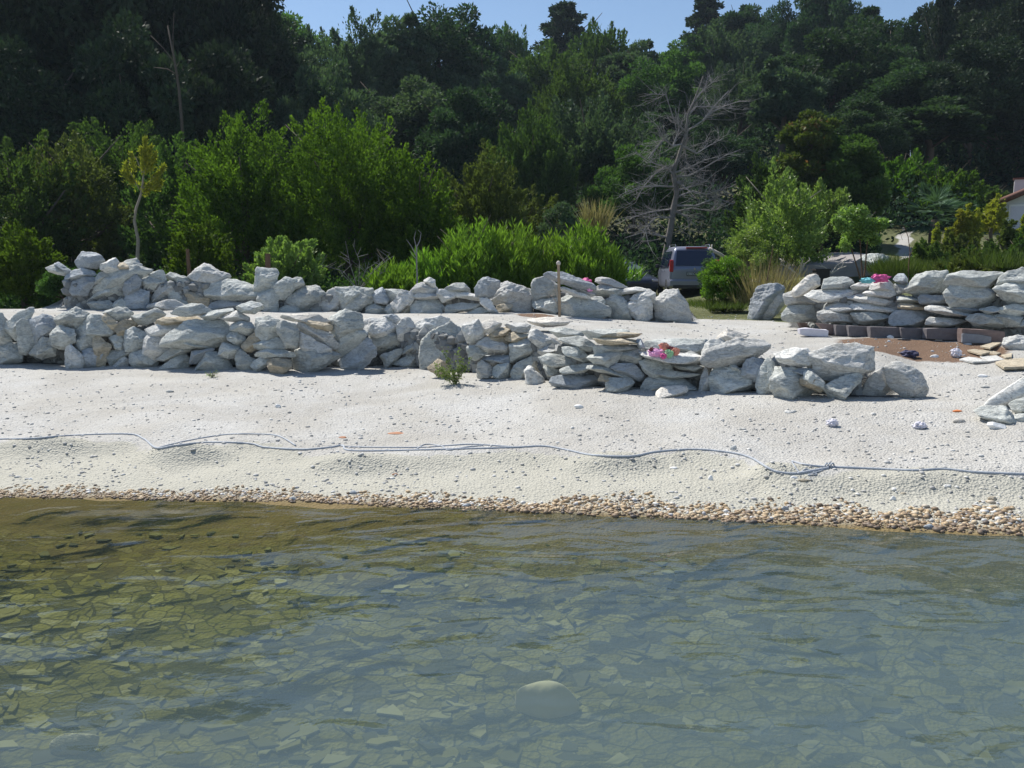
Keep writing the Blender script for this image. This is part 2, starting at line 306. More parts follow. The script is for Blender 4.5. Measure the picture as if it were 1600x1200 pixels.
def water_mat():
    m, nt, b, nd, ln = newmat('lake_water'); nd.remove(b); tc = N(nt, 'ShaderNodeTexCoord')
    mp = N(nt, 'ShaderNodeMapping'); mp.inputs['Scale'].default_value = (1., 1.7, 1); mp.inputs['Rotation'].default_value = (0, 0, -.18); ln.new(tc.outputs['Object'], mp.inputs[0])
    n0 = N(nt, 'ShaderNodeTexNoise', Scale=.6, Detail=.5, Distortion=.4); ln.new(mp.outputs[0], n0.inputs['Vector']); n1 = N(nt, 'ShaderNodeTexNoise', Scale=1.9, Detail=1.2, Roughness=.4, Distortion=.9); n2 = N(nt, 'ShaderNodeTexNoise', Scale=7., Detail=3., Roughness=.5, Distortion=1.5)
    for n in (n1, n2): ln.new(mp.outputs[0], n.inputs['Vector'])
    h = vm(nt, 'ADD', vm(nt, 'ADD', n0.outputs[0], vm(nt, 'MULTIPLY', n1.outputs[0], .32)), vm(nt, 'MULTIPLY', n2.outputs[0], .03))
    bp = N(nt, 'ShaderNodeBump', Strength=1., Distance=.06); ln.new(h, bp.inputs['Height'])
    fr = N(nt, 'ShaderNodeFresnel', IOR=1.6); ln.new(bp.outputs[0], fr.inputs['Normal'])
    gl = N(nt, 'ShaderNodeBsdfGlossy', Roughness=.02); ln.new(bp.outputs[0], gl.inputs['Normal'])
    tr = N(nt, 'ShaderNodeBsdfTransparent'); tr.inputs[0].default_value = (.84, .86, .68, 1)
    df = N(nt, 'ShaderNodeBsdfDiffuse'); df.inputs[0].default_value = (.12, .172, .168, 1)  # murk; its blue-grey tone also stands in for reflected sky
    m0 = N(nt, 'ShaderNodeMixShader'); sy = N(nt, 'ShaderNodeSeparateXYZ'); ln.new(tc.outputs['Object'], sy.inputs[0]); mr = N(nt, 'ShaderNodeMapRange'); ln.new(vm(nt, 'ADD', sy.outputs[1], vm(nt, 'MULTIPLY', sy.outputs[0], -.45)), mr.inputs[0]); mr.inputs[1].default_value = 7.2; mr.inputs[2].default_value = 3.2; mr.inputs[3].default_value = .10; mr.inputs[4].default_value = .48; ln.new(mr.outputs[0], m0.inputs[0]); ln.new(tr.outputs[0], m0.inputs[1]); ln.new(df.outputs[0], m0.inputs[2])
    m1 = N(nt, 'ShaderNodeMixShader'); ln.new(fr.outputs[0], m1.inputs[0]); ln.new(m0.outputs[0], m1.inputs[1]); ln.new(gl.outputs[0], m1.inputs[2])
    ln.new(m1.outputs[0], nd['Material Output'].inputs[0]); return m
M['water'] = water_mat()

# ------------------------------------------------------------ ground sheet
def axis(parts): return np.unique(np.concatenate(parts))
gx = axis([np.arange(-9, 9.01, .07), np.arange(-22, 22, .5), np.linspace(-400, 400, 90)])
gy = axis([np.linspace(-40, 3, 12), np.arange(3, 14.5, .055), np.arange(14.5, 19, .12), np.arange(19, 46, .8), np.linspace(46, 420, 60)])
GX, GY = np.meshgrid(gx, gy); GZ = H(GX, GY)
rough = np.clip((GY-19)/20, 0, 1); GZ = GZ+rough*(.5*np.sin(GX*.21)*np.sin(GY*.17)+.25*np.sin(GX*.53+1)*np.sin(GY*.61))*np.clip((GY-36)/15, 0, 1)
PX = np.clip(800+GX/np.maximum(GY, 2.5)*F*.992, -200, 1800)
rb = np.interp(PX, pk, rearb); sh = np.interp(PX, pk, shore)
mask = np.zeros(GX.shape+(4,)); mask[..., 3] = 1
mask[..., 0] = np.clip((GY-rb-.3)/1.0, 0, 1)*1.0
path = np.exp(-(((PX-(1408+8*np.sin(GY*.3)))/9)**2))*(GY > 24)*(GY < 44); mask[..., 0] *= np.clip(1-1.6*path, 0, 1)
soil = np.clip(1.3-np.abs((PX-1440)/150)**2, 0, 1)*np.clip(1.2-((GY-(rb-.9))/1.0)**2, 0, 1)
wb = np.interp(PX, pk, wallb); gap_shade = 1.*((GY > wb+.25) & (GY < wb+.72) & (PX < 1400)); soil = np.maximum(soil, 1.6*np.exp(-((PX-838)/30)**2-((GY-16.3)/.5)**2)); mask[..., 1] = np.clip(soil, 0, 1)*(GY < rb+.1); gap_shade = np.maximum(gap_shade, 1.*((GY > rb) & (GY < rb+1.0) & (PX > 100) & ((PX < 1080) | (PX > 1230))))  # also marks the strips behind the walls that get painted gap shade
ry = yz(np.interp(PX, ropepx, ropepy), .22)
sand = np.zeros(GX.shape)
for (mx, my, a, b_, h_) in MOUNDS: sand = np.maximum(sand, 1.25*np.exp(-((GX-mx)/a)**2*.9-((GY-my)/(.26))**2))
sand = np.maximum(sand, .62*(GY < ry)); mask[..., 2] = np.clip(sand, 0, 1)*(GY > sh)
mask[..., 3] = np.clip((GY-sh-.02)/.16, 0, 1)
nx, nyy = len(gx), len(gy); ii = (np.arange(nyy-1)[:, None]*nx+np.arange(nx-1)[None, :]).ravel()
quads = np.stack([ii, ii+1, ii+nx+1, ii+nx], 1)
g = np_mesh('ground', np.stack([GX, GY, GZ], -1).reshape(-1, 3), quads, M['ground'], smooth=True, colr=mask.reshape(-1, 4)); tag(g, kind='structure'); fa = g.data.attributes.new('gap_shade', 'FLOAT', 'POINT'); fa.data.foreach_set('value', gap_shade.ravel().astype(np.float32))
wt = mesh_obj('water', [(-300, -40, 0), (300, -40, 0), (300, 12, 0), (-300, 12, 0)], [(0, 1, 2, 3)], M['water']); tag(wt, kind='structure')
def P0(px, py):
    return P(px, py, float(yz(py, 0.)))

# ------------------------------------------------------------ pebbles (stuff)
ico = bmesh.new(); bmesh.ops.create_icosphere(ico, subdivisions=1, radius=1)
IV = np.array([v.co[:] for v in ico.verts]); IF = np.array([[v.index for v in f.verts] for f in ico.faces]); ico.free()
def pebbles(name, xs, ys, size, mat, label, cat, tint, flat=.55, sink=.3, smooth=True):
    n = len(xs); zs = H(xs, ys)
    sc = size[:, None]*(RNG.uniform(.6, 1.3, (n, 3))*[1, 1, flat]); an = RNG.uniform(0, 6.28, n)
    V = IV[None]*sc[:, None, :]*RNG.uniform(.75, 1.2, (n, len(IV), 1))
    c, s = np.cos(an)[:, None], np.sin(an)[:, None]
    X = V[..., 0]*c-V[..., 1]*s+xs[:, None]; Y = V[..., 0]*s+V[..., 1]*c+ys[:, None]; Z = V[..., 2]+zs[:, None]+(size*flat*sink)[:, None]
    Fq = (IF[None]+(np.arange(n)*len(IV))[:, None, None]).reshape(-1, 3)
    o = np_mesh(name, np.stack([X, Y, Z], -1).reshape(-1, 3), Fq, mat, k=3, smooth=smooth, tint=np.repeat(tint, len(IV)))
    return tag(o, label, cat, kind='stuff')
n = 48000; u = RNG.uniform(-400, 2050, n); py = RNG.uniform(505, 790, n)**1.0; y = yz(py, .35); x = (u-800)/F*y/.992
shx = np.interp(u, pk, shore); k = (y > shx+.1) & (RNG.random(n) < .35+.65*np.clip(.5+.6*np.sin(x*1.7+1.3*np.sin(y*1.1))*np.sin(y*2.3+x*.6)+.3*np.sin(x*4.1+y*3), 0, 1)); x, y = x[k], y[k]
pebbles('beach_pebbles', x, y, .0035+.022*RNG.random(len(x))**7+.0015*(y/10), M['peb'], 'pale grey pebbles strewn over the white gravel beach', 'pebbles', RNG.random(len(x))**.6)
n = 13500; u = RNG.uniform(-500, 2150, n); shx = np.interp(u, pk, shore); wd = np.interp(u, [0, 800, 1600], [.34, .42, .56])*(1+.25*np.sin(u*.021)+.18*np.sin(u*.057+1)); fr = RNG.beta(1.5, 2.2, n)
y = shx+.0+wd*fr; x = (u-800)/F*y/.992; s = (.006+.026*RNG.random(n)**3.2)*np.interp(u, [0, 800, 1600], [.72, .92, 1.1])
pebbles('shoreline_pebbles', x, y, s, M['shorepeb'], 'tan and brown pebbles in a band along the water edge', 'pebbles', np.clip(RNG.normal(.57, .28, n), 0, 1)*np.interp(fr, [0, .12, .3], [.3, .55, 1]), .6)
# rubble packed behind the wall stones
def rubble(u, ybase, y0, dz, label):
    n_ = len(u); yb_ = np.interp(u, pk, ybase)+y0; x_ = (u-800)/F*yb_/.992; sz_ = RNG.uniform(.05, .11, n_); zf = H(x_, yb_-.15); V = IV[None]*(sz_[:, None]*RNG.uniform(.7, 1.3, (n_, 3)))[:, None, :]*RNG.uniform(.8, 1.2, (n_, len(IV), 1))
    V = V+np.stack([x_, yb_, zf+RNG.random(n_)*np.interp(u, *dz)], -1)[:, None, :]; Fq = (IF[None]+(np.arange(n_)*len(IV))[:, None, None]).reshape(-1, 3)
    tag(np_mesh('rubble', V.reshape(-1, 3), Fq, M['rubble'], k=3, tint=np.repeat(RNG.random(n_), len(IV))), label, 'rubble', kind='stuff')
M['rubble'] = varmat('gap_shade_rubble', [(0, (.12, .125, .125)), (1, (.34, .35, .34))], .9)  # toned darker than the wall stones to stand in for gap shade
rubble(RNG.uniform(-100, 1340, 3000), wallb, .44, ([-100, 800, 1340], [.62, .5, .3]), 'grey rubble packed behind the front wall stones')
rubble(RNG.uniform(110, 1060, 1500), rearb, .02, ([110, 300, 400, 560, 760, 1060], [.5, .5, .35, .25, .3, .45]), 'grey rubble packed behind the rear wall stones')
rubble(RNG.uniform(1262, 1612, 1150), rearb, .56, ([1262, 1290, 1700], [.3, .62, .68]), 'grey rubble packed behind the right wall stones')
# submerged slate
n = 1500; u = RNG.uniform(-300, 1900, n); y = 2.3+RNG.random(n)**1.25*(np.interp(u, pk, shore)-2.9); kk = ~((u > 1080) & (y > 4.6+RNG.random(n)*.8) & (RNG.random(n) < .85)); u, y = u[kk], y[kk]; n = len(u)
x = (u-800)/F*y; zs = H(x, y, False); sz = RNG.uniform(.05, .14, n)*np.interp(y, [2.5, 7], [1.25, .7]); K = 6
an = np.sort(RNG.uniform(0, 6.28, (n, K)), 1); rr = .75*sz[:, None]*RNG.uniform(.6, 1.1, (n, K)); tl = RNG.normal(0, .05, (n, 2)); zz = RNG.uniform(.004, .014, n)
rot = RNG.uniform(0, 6.28, n)[:, None]; el = RNG.uniform(.45, .9, n)[:, None]
px_ = np.cos(an)*rr; py_ = np.sin(an)*rr*el; qx = px_*np.cos(rot)-py_*np.sin(rot); qy = px_*np.sin(rot)+py_*np.cos(rot)
top = np.stack([qx+x[:, None], qy+y[:, None], zs[:, None]+zz[:, None]+qx*tl[:, :1]+qy*tl[:, 1:]], -1); bot = top.copy(); bot[..., 2] -= .007; bot[..., :2] += (np.stack([qx, qy], -1))*.08
V = np.concatenate([top, bot], 1).reshape(-1, 3); base = (np.arange(n)*2*K)[:, None]
Ft = [np.concatenate([base+0, base+1, base+2, base+3], 1), np.concatenate([base+0, base+3, base+4, base+5], 1)]
for j in range(K): j2 = (j+1) % K; Ft.append(np.concatenate([base+j, base+K+j, base+K+j2, base+j2], 1))
tn = RNG.random(n)
tag(np_mesh('submerged_slate', V, np.concatenate(Ft), M['bedstone'], tint=np.repeat(tn, 2*K)), 'flat olive slate pieces covering the lake bed under clear water', 'stones', kind='stuff')

# ------------------------------------------------------------ rocks
ib = bmesh.new(); bmesh.ops.create_icosphere(ib, subdivisions=5, radius=1)
D4 = np.array([v.co[:] for v in ib.verts]); F4 = np.array([[v.index for v in f.verts] for f in ib.faces]); ib.free()
ib = bmesh.new(); bmesh.ops.create_icosphere(ib, subdivisions=3, radius=1)
D3 = np.array([v.co[:] for v in ib.verts]); F3 = np.array([[v.index for v in f.verts] for f in ib.faces]); ib.free()
def hull2(pts):
    pts = sorted(set(pts)); 
    def half(ps):
        h = []
        for p in ps:
            while len(h) > 1 and (h[-1][0]-h[-2][0])*(p[1]-h[-2][1])-(h[-1][1]-h[-2][1])*(p[0]-h[-2][0]) <= 0: h.pop()
            h.append(p)
        return h
    return half(pts)[:-1]+half(pts[::-1])[:-1]
def solid(planes, dirs, p):
    acc = 0
    for (nx_, ny_, nz_, d) in planes: acc = acc+np.maximum((dirs[:, 0]*nx_+dirs[:, 1]*ny_+dirs[:, 2]*nz_)/d, 0)**p
    return dirs*(acc**(-1/p))[:, None]
ROCKS = []
def make_rock(name, poly, Yc, thick, mat, seed, grow=1.12, p=44, rough=1., lowres=False):
    rs = random.Random(seed)
    pts = [P(a, b, Yc) for a, b in poly]; xs = [q.x for q in pts]; zs = [q.z for q in pts]
    cx, cz = (max(xs)+min(xs))/2, (max(zs)+min(zs))/2; a = (max(xs)-min(xs))/2*grow; b = (max(zs)-min(zs))/2*grow; t = thick/2
    hp = hull2([(round((x_-cx)/a*grow, 5), round((z_-cz)/b*grow, 5)) for x_, z_ in zip(xs, zs)])
    planes = []; nn = len(hp)
    gx_, gz_ = sum(q[0] for q in hp)/nn, sum(q[1] for q in hp)/nn
    for i in range(nn):
        x0, z0 = hp[i]; x1, z1 = hp[(i+1) % nn]; ex, ez_ = x1-x0, z1-z0; L = math.hypot(ex, ez_)
        if L < .05: continue
        n2 = (ez_/L, -ex/L); d = n2[0]*(x0-gx_)+n2[1]*(z0-gz_)
        if d < .05: d = .05
        up = n2[1] > .35
        off = rs.uniform(-.25, .25)                      # where across the thickness this edge sits
        for sgn in (-1, 1):
            ph = rs.uniform(.15, .75) if not (up and sgn < 0) else rs.uniform(.3, 1.0)
            nrm = (n2[0]*math.cos(ph), sgn*math.sin(ph), n2[1]*math.cos(ph))
            planes.append((*nrm, d*math.cos(ph)+off*nrm[1]))
    fz = rs.uniform(-.15, .45); fx = rs.uniform(-.45, .45); q = Vector((fx, -1, fz)).normalized(); planes.append((*q, rs.uniform(.62, .9)))
    q = Vector((rs.uniform(-.3, .3), 1, rs.uniform(-.2, .3))).normalized(); planes.append((*q, .9))
    for _ in range(6):
        q = Vector((rs.uniform(-1, 1), -rs.uniform(.25, 1), rs.uniform(-.5, 1.2))).normalized(); planes.append((*q, rs.uniform(.52, .84)))
    dirs, FF = (D3, F3) if lowres else (D4, F4)
    V = solid(planes, dirs, p); V = V+np.array([gx_, 0, gz_])
    V = V*np.array([a, t, b])
    sx = rs.uniform(0, 50); amp = rough*min(a, b, t)
    W = np.empty(len(V)); tilt = rs.uniform(-.6, .6)
    for i, v in enumerate(V):
        q = Vector((v[0]+sx, v[1], v[2]-sx)); s_ = v[2]+v[0]*tilt
        W[i] = .11*noise.noise(q*2.6/max(.12, (a+b)/1.2)*.45)-.11*abs(noise.noise(q*4.2))+.045*noise.noise(q*9)-.10*abs(noise.noise(Vector((q.x*3, q.y*3, s_*13+sx))))+.05*noise.noise(q*23)
    nrm = V/np.array([a, t, b])**2*min(a, b, t); nrm = nrm/np.maximum(np.linalg.norm(nrm, axis=1), 1e-6)[:, None]
    V = V+nrm*(W*amp)[:, None]
    for k_, e_ in ((0, a), (2, b)): V[:, k_] = (V[:, k_]-(V[:, k_].max()+V[:, k_].min())/2)*(2*e_/(V[:, k_].max()-V[:, k_].min()))
    zb = V[:, 2].min(); V[:, 2] -= zb
    o = np_mesh(name, V, FF, M[mat], k=3, smooth=True, loc=(cx, Yc, cz+zb)); return o
def conv(reg, pts):
    x0, y0, s = {'A': (0, 380, 4), 'B': (400, 380, 4), 'C': (800, 380, 4), 'D': (1200, 380, 3.75)}[reg]
    return [(x0+pts[i]/s, y0+pts[i+1]/s) for i in range(0, len(pts), 2)]
FRONT = [
('A','g',[-60,440,20,445,60,600,70,640,-40,650]),('A','g',[-60,650,0,640,100,630,135,690,130,725,60,735,-40,755]),('A','g',[20,530,60,470,200,410,190,450,100,510,95,600,50,560]),
('A','g',[100,540,130,500,170,480,220,630,170,690,120,680]),('A','b',[170,490,250,450,330,455,345,520,300,570,215,630,180,570]),('A','g',[190,690,260,600,330,590,350,650,345,700,260,725]),
('A','g',[350,480,460,405,540,440,530,500,480,550,390,530,350,510]),('A','g',[320,560,350,520,470,550,470,620,410,660,340,640]),('A','p',[405,660,440,640,480,680,525,720,500,745,405,755]),
('A','g',[470,600,490,530,570,460,640,450,700,520,705,570,640,580,540,550,500,570]),('A','g',[470,660,480,600,520,565,600,590,590,660,520,685]),('A','t',[580,600,620,590,690,650,650,745,600,750,640,690,600,640]),
('A','b',[515,670,600,660,640,690,600,750,530,750]),('A','t',[640,450,680,440,740,500,730,540,700,520]),('A','t',[720,540,790,480,850,530,800,560,760,590]),('A','g',[650,440,770,400,820,440,800,480,740,490,690,460]),
('A','g',[680,600,720,570,780,590,780,660,720,670]),('A','g',[780,600,790,560,850,530,920,560,930,610,890,680,810,690,790,650]),('A','g',[660,680,790,670,800,700,700,760,680,740]),('A','g',[820,470,970,410,1020,440,1000,470,930,510,860,490]),
('A','p',[700,765,770,710,805,730,800,760,760,768]),('A','g',[810,720,900,670,980,740,960,770,850,785]),('A','p',[890,700,910,620,990,560,1060,670,1050,690,960,735,900,715]),
('A','g',[1030,640,1050,590,1190,500,1420,480,1440,560,1400,620,1330,650,1200,600,1130,600,1080,650]),('A','t',[980,490,1030,465,1230,460,1250,480,1180,500,1000,520]),('A','p',[920,540,990,510,1100,505,1190,510,1110,560,1000,590,940,590]),
('A','g',[1050,680,1120,630,1190,640,1180,680,1050,735,980,735]),('A','g',[1080,450,1210,380,1290,420,1320,440,1230,455,1130,455]),('A','g',[1260,460,1410,410,1450,425,1370,465,1300,475]),('A','p',[1380,470,1460,425,1545,465,1550,490,1440,490]),('A','g',[1480,400,1560,365,1600,370,1640,420,1560,440,1490,430]),
('A','g',[1440,500,1500,490,1590,490,1590,540,1550,575,1450,540]),('A','g',[1130,600,1200,590,1340,650,1290,665,1180,640]),('A','g',[1420,570,1460,550,1530,590,1520,630,1480,640,1430,610]),('A','b',[1190,740,1200,690,1330,660,1300,690,1210,755]),
('A','g',[1000,770,1090,720,1150,700,1190,740,1160,770,1050,780]),('A','g',[1220,775,1290,700,1380,680,1450,770,1380,780,1300,745]),('A','g',[1370,650,1410,625,1490,640,1500,670,1460,720,1390,690]),('A','g',[1470,700,1520,670,1600,740,1590,780,1560,800,1510,780]),('A','t',[1510,650,1580,590,1640,550,1660,640,1560,680]),
('B','g',[0,470,80,460,150,490,140,560,60,610,0,630]),('B','g',[150,500,180,490,250,510,265,560,255,650,180,640,130,570]),('B','g',[-30,650,0,640,130,590,200,630,180,660,50,670]),('B','c',[165,455,230,445,380,455,450,490,380,500,180,480]),('B','t',[300,480,330,490,470,520,470,550,400,540]),
('B','p',[265,530,300,500,360,510,470,560,505,620,500,650,440,660,340,590]),('B','p',[265,590,280,560,380,620,465,680,440,700,340,700,290,650]),('B','g',[0,690,80,660,190,660,235,690,230,710,100,715,0,715]),('B','g',[-30,760,0,720,90,715,70,760,10,785]),('B','t',[70,755,110,720,220,725,215,780,160,810,100,800]),
('B','g',[235,700,270,650,350,700,500,680,515,740,420,765,330,785,250,780]),('B','g',[450,480,510,420,640,450,665,530,620,570,520,610,480,560]),('B','g',[510,650,530,610,660,540,690,570,620,650,530,710,510,690]),('B','b',[520,740,600,690,700,600,745,680,740,710,640,780,550,795]),
('B','p',[670,520,700,480,790,470,880,540,870,590,800,590,750,600,700,570]),('B','g',[690,560,760,600,880,590,910,640,830,680,760,690,740,650]),('B','g',[780,710,870,680,910,660,915,690,830,760,800,755]),('B','p',[880,520,920,470,960,470,995,530,985,600,950,635,890,590]),('B','b',[795,460,880,445,905,480,880,520,840,500]),
('B','p',[1000,500,1110,470,1190,460,1200,490,1090,570,1050,610,1010,560]),('B','g',[920,690,930,650,1000,600,1045,620,1030,650]),('B','g',[920,740,1030,650,1040,700,1000,770,960,780,860,755]),('B','g',[1030,680,1050,620,1180,510,1260,500,1300,560,1305,640,1250,690,1130,720,1060,770,1035,720]),
('B','t',[1075,780,1130,730,1210,780,1190,860,1160,850]),('B','p',[1290,530,1320,480,1380,490,1430,570,1380,620,1310,620]),('B','c',[1395,510,1480,480,1530,500,1510,550,1460,560]),('B','t',[1460,575,1520,530,1590,530,1560,575,1480,585]),('B','p',[1380,640,1430,590,1590,630,1560,690,1460,690]),('B','t',[1430,600,1480,575,1570,590,1610,620,1600,640,1500,620]),
('B','g',[1320,650,1380,640,1450,690,1370,730,1330,710]),('B','b',[1410,730,1450,700,1620,700,1620,745,1450,745]),('B','p',[1380,760,1400,735,1470,780,1485,820,1430,850,1380,840]),('B','g',[1480,770,1590,750,1590,800,1540,845,1480,820]),
('C','t',[-40,600,0,560,100,565,105,595,30,625]),('C','p',[-40,510,60,500,110,520,100,560,0,560]),('C','g',[-10,640,120,600,200,620,190,650,60,720,0,740]),('C','p',[110,540,180,560,270,600,310,640,200,660,120,600]),('C','g',[240,545,330,530,440,555,440,580,300,590]),('C','p',[170,680,200,655,330,640,340,670,200,700]),
('C','g',[300,600,440,585,520,640,510,680,420,660]),('C','g',[320,650,420,650,440,690,480,710,470,740,400,710,330,680]),('C','g',[180,720,230,695,350,710,450,740,400,765,260,775,200,755]),('C','g',[200,750,270,775,320,790,310,830,240,830]),('C','g',[310,800,350,780,500,755,520,770,440,810,330,815]),
('C','g',[0,800,20,760,100,710,160,720,190,760,80,770,60,860,0,850]),('C','t',[120,745,160,740,240,830,220,860,190,840]),('C','p',[80,770,110,770,200,850,200,890,80,880]),('C','b',[250,850,330,830,540,830,550,900,500,920,380,900,260,890]),
('C','g',[450,550,530,545,600,540,700,540,720,560,540,600,500,600]),('C','t',[535,570,620,555,800,565,795,590,560,600]),('C','t',[520,600,620,590,780,600,790,625,620,635,525,630]),('C','g',[520,650,620,640,780,635,785,660,600,700,540,695]),('C','b',[780,600,810,600,830,650,800,665,790,640]),
('C','g',[475,710,520,685,600,700,690,680,620,790,600,795,520,760]),('C','g',[690,680,780,660,810,670,810,750,660,750]),('C','b',[620,780,660,755,760,755,820,820,815,860,780,860,700,830]),('C','g',[480,790,520,770,640,800,760,850,720,850,560,820]),('C','t',[560,820,620,840,600,860,540,860]),('C','g',[590,870,610,845,740,850,760,890,740,905,590,905]),
('C','p',[820,690,890,680,1020,710,1180,690,1190,730,1100,750,960,745,870,720]),('C','p',[1190,700,1220,640,1350,595,1360,640,1260,700,1200,720]),('C','g',[830,640,860,605,960,600,1160,610,1240,600,1180,690,1040,700,900,690]),('C','c',[1280,600,1350,540,1465,570,1380,640,1350,600]),
('C','p',[1195,730,1230,700,1420,650,1580,600,1600,640,1560,700,1420,760,1260,780,1200,760]),('C','g',[800,740,860,720,1000,770,980,810,870,840,820,790]),('C','g',[1020,760,1130,760,1200,770,1150,805,1070,790]),('C','g',[870,840,980,790,1170,820,1150,830,1000,825]),('C','g',[820,900,860,830,1000,830,1130,830,1140,910,960,910,830,940]),
('C','t',[825,930,850,890,1010,845,1030,860,950,910,850,940]),('C','p',[1165,920,1175,850,1215,775,1240,800,1245,930,1190,940]),('C','g',[1240,790,1360,780,1440,800,1520,880,1520,920,1400,910,1270,930,1250,900]),('C','b',[1440,790,1480,750,1580,720,1560,850,1500,870,1450,840]),('C','g',[1360,760,1420,765,1420,800,1370,790]),
('D','g',[-70,850,-60,760,0,680,30,720,20,850,40,895,-50,895]),('D','g',[20,800,30,740,120,730,210,800,280,880,260,905,60,905,20,860]),('D','p',[50,650,150,615,240,625,270,680,250,720,160,715,80,695]),('D','p',[240,640,330,600,540,595,605,610,615,700,590,745,430,790,320,800,280,720]),
('D','b',[100,730,230,740,290,800,200,790,120,740]),('D','g',[210,760,240,750,320,810,320,850,220,820]),('D','t',[200,790,210,780,325,820,320,860,300,875,200,835]),('D','g',[330,840,400,800,530,765,545,800,500,860,430,900,380,890]),
]
REAR = [
('A','g',[290,145,350,130,410,180,400,200,320,180]),('A','b',[340,130,370,120,440,170,420,190]),('A','b',[470,120,510,90,520,55,600,55,620,90,650,110,610,160,500,160]),('A','b',[415,200,480,160,570,160,590,200,540,220,440,240]),('A','p',[625,150,710,95,750,140,765,180,700,195]),('A','t',[740,130,770,120,820,150,800,170,765,170]),
('A','b',[430,280,480,240,580,215,600,240,540,330,460,330]),('A','g',[590,220,620,180,690,200,640,240,600,260]),('A','g',[535,350,600,270,690,200,830,130,920,105,945,140,930,180,850,200,740,260,620,300,560,360]),('A','g',[560,370,640,310,780,260,760,340,640,360]),('A','g',[560,400,570,375,690,360,720,400]),('A','g',[710,360,760,350,790,380,770,410,725,400]),
('A','b',[770,320,790,250,850,200,880,240,870,290,800,340]),('A','g',[850,210,920,190,1030,240,980,300,890,290]),('A','g',[925,180,1000,170,1035,210,1040,240,960,210]),('A','b',[780,400,800,340,870,290,930,310,930,400,850,410]),('A','p',[945,340,990,270,1050,260,1085,290,1000,340,950,370]),('A','g',[1040,210,1080,185,1180,220,1215,260,1160,280,1080,250]),
('A','p',[1190,210,1230,150,1285,130,1430,220,1330,260,1240,240]),('A','g',[1050,310,1100,300,1190,370,1150,385,1060,350]),('A','t',[1160,330,1220,310,1310,350,1300,390,1230,380]),('A','b',[1200,240,1310,260,1320,310,1200,300,1100,290]),('A','g',[1295,300,1330,260,1480,230,1640,290,1640,340,1540,330,1400,360,1310,340]),('A','b',[1310,380,1400,360,1520,370,1510,400,1340,420]),
('A','p',[940,390,1060,355,1150,400,1070,430,1010,430,930,410]),
('B','g',[-10,290,10,160,110,155,135,200,90,240,100,290,20,310]),('B','g',[20,310,90,290,140,350,120,390,60,400,10,370]),('B','g',[100,230,170,215,250,230,240,290,180,350,130,330]),('B','g',[170,260,220,220,280,215,300,260,250,280,200,310]),('B','g',[190,350,280,270,400,270,425,310,380,380,290,420,230,390]),('B','g',[100,410,200,385,260,395,270,425,120,425]),
('B','p',[350,370,420,340,490,285,560,290,520,400,430,430,380,400]),('B','g',[500,280,640,275,700,280,600,330,545,410,525,350]),('B','g',[555,380,580,330,650,285,720,290,740,360,700,390,610,430,560,420]),('B','b',[725,300,790,280,830,350,820,380,760,375]),('B','g',[800,290,900,290,940,310,870,350,835,375,830,330]),('B','g',[690,400,740,380,820,385,800,430,690,430]),('B','g',[820,400,850,380,880,420,870,435,800,435]),
('B','p',[845,380,900,320,970,300,985,350,960,390,890,430]),('B','t',[890,430,970,395,965,435]),('B','p',[970,310,1010,260,1080,245,1130,280,1130,310,1060,300,990,330]),('B','p',[1050,235,1090,215,1120,230,1120,275,1080,250]),('B','p',[985,330,1030,310,1160,310,1150,340,1030,360]),('B','g',[970,400,1000,370,1080,345,1140,350,1170,400,1160,440,970,440]),
('B','p',[1130,290,1190,290,1260,310,1240,340,1180,370,1150,330]),('B','g',[1180,290,1220,250,1280,250,1330,310,1250,310]),('B','p',[1250,310,1350,325,1450,345,1440,365,1330,350,1240,340]),('B','g',[1190,390,1300,375,1400,380,1370,410,1200,445]),('B','g',[1310,440,1400,400,1470,420,1450,440]),('B','p',[1400,345,1470,360,1510,400,1480,415,1430,380]),
('B','b',[1370,300,1430,215,1510,245,1520,270,1470,340,1380,330]),('B','p',[1470,340,1540,250,1620,245,1715,255,1720,400,1610,400,1500,380]),('B','t',[1510,390,1600,380,1560,420,1500,420]),
('C','g',[125,290,140,230,250,215,290,260,285,340,190,350,130,380]),('C','g',[130,400,160,360,280,345,300,400,260,410]),('C','b',[215,195,250,183,340,190,500,250,510,290,400,280,310,240,230,215]),('C','p',[300,290,330,275,480,330,470,345,380,330]),('C','p',[380,290,420,280,500,310,510,330,460,335]),('C','g',[305,370,370,325,480,365,590,420,605,460,340,460,310,400]),
('C','g',[500,340,570,335,585,410,520,390,490,360]),('C','p',[530,240,560,215,620,225,720,280,650,285,560,260]),('C','g',[500,290,560,255,650,275,700,300,640,350,510,320]),('C','p',[675,295,780,275,840,285,800,310,690,320]),('C','g',[590,380,640,320,700,340,725,390,700,440,740,470,610,465]),('C','p',[740,350,790,300,870,305,890,290,890,380,860,380,820,350,770,370]),
('C','p',[720,430,780,340,830,340,875,430,870,480,770,475]),('C','p',[890,470,895,380,940,310,1000,295,1060,350,1115,460,1110,500,960,500]),
]
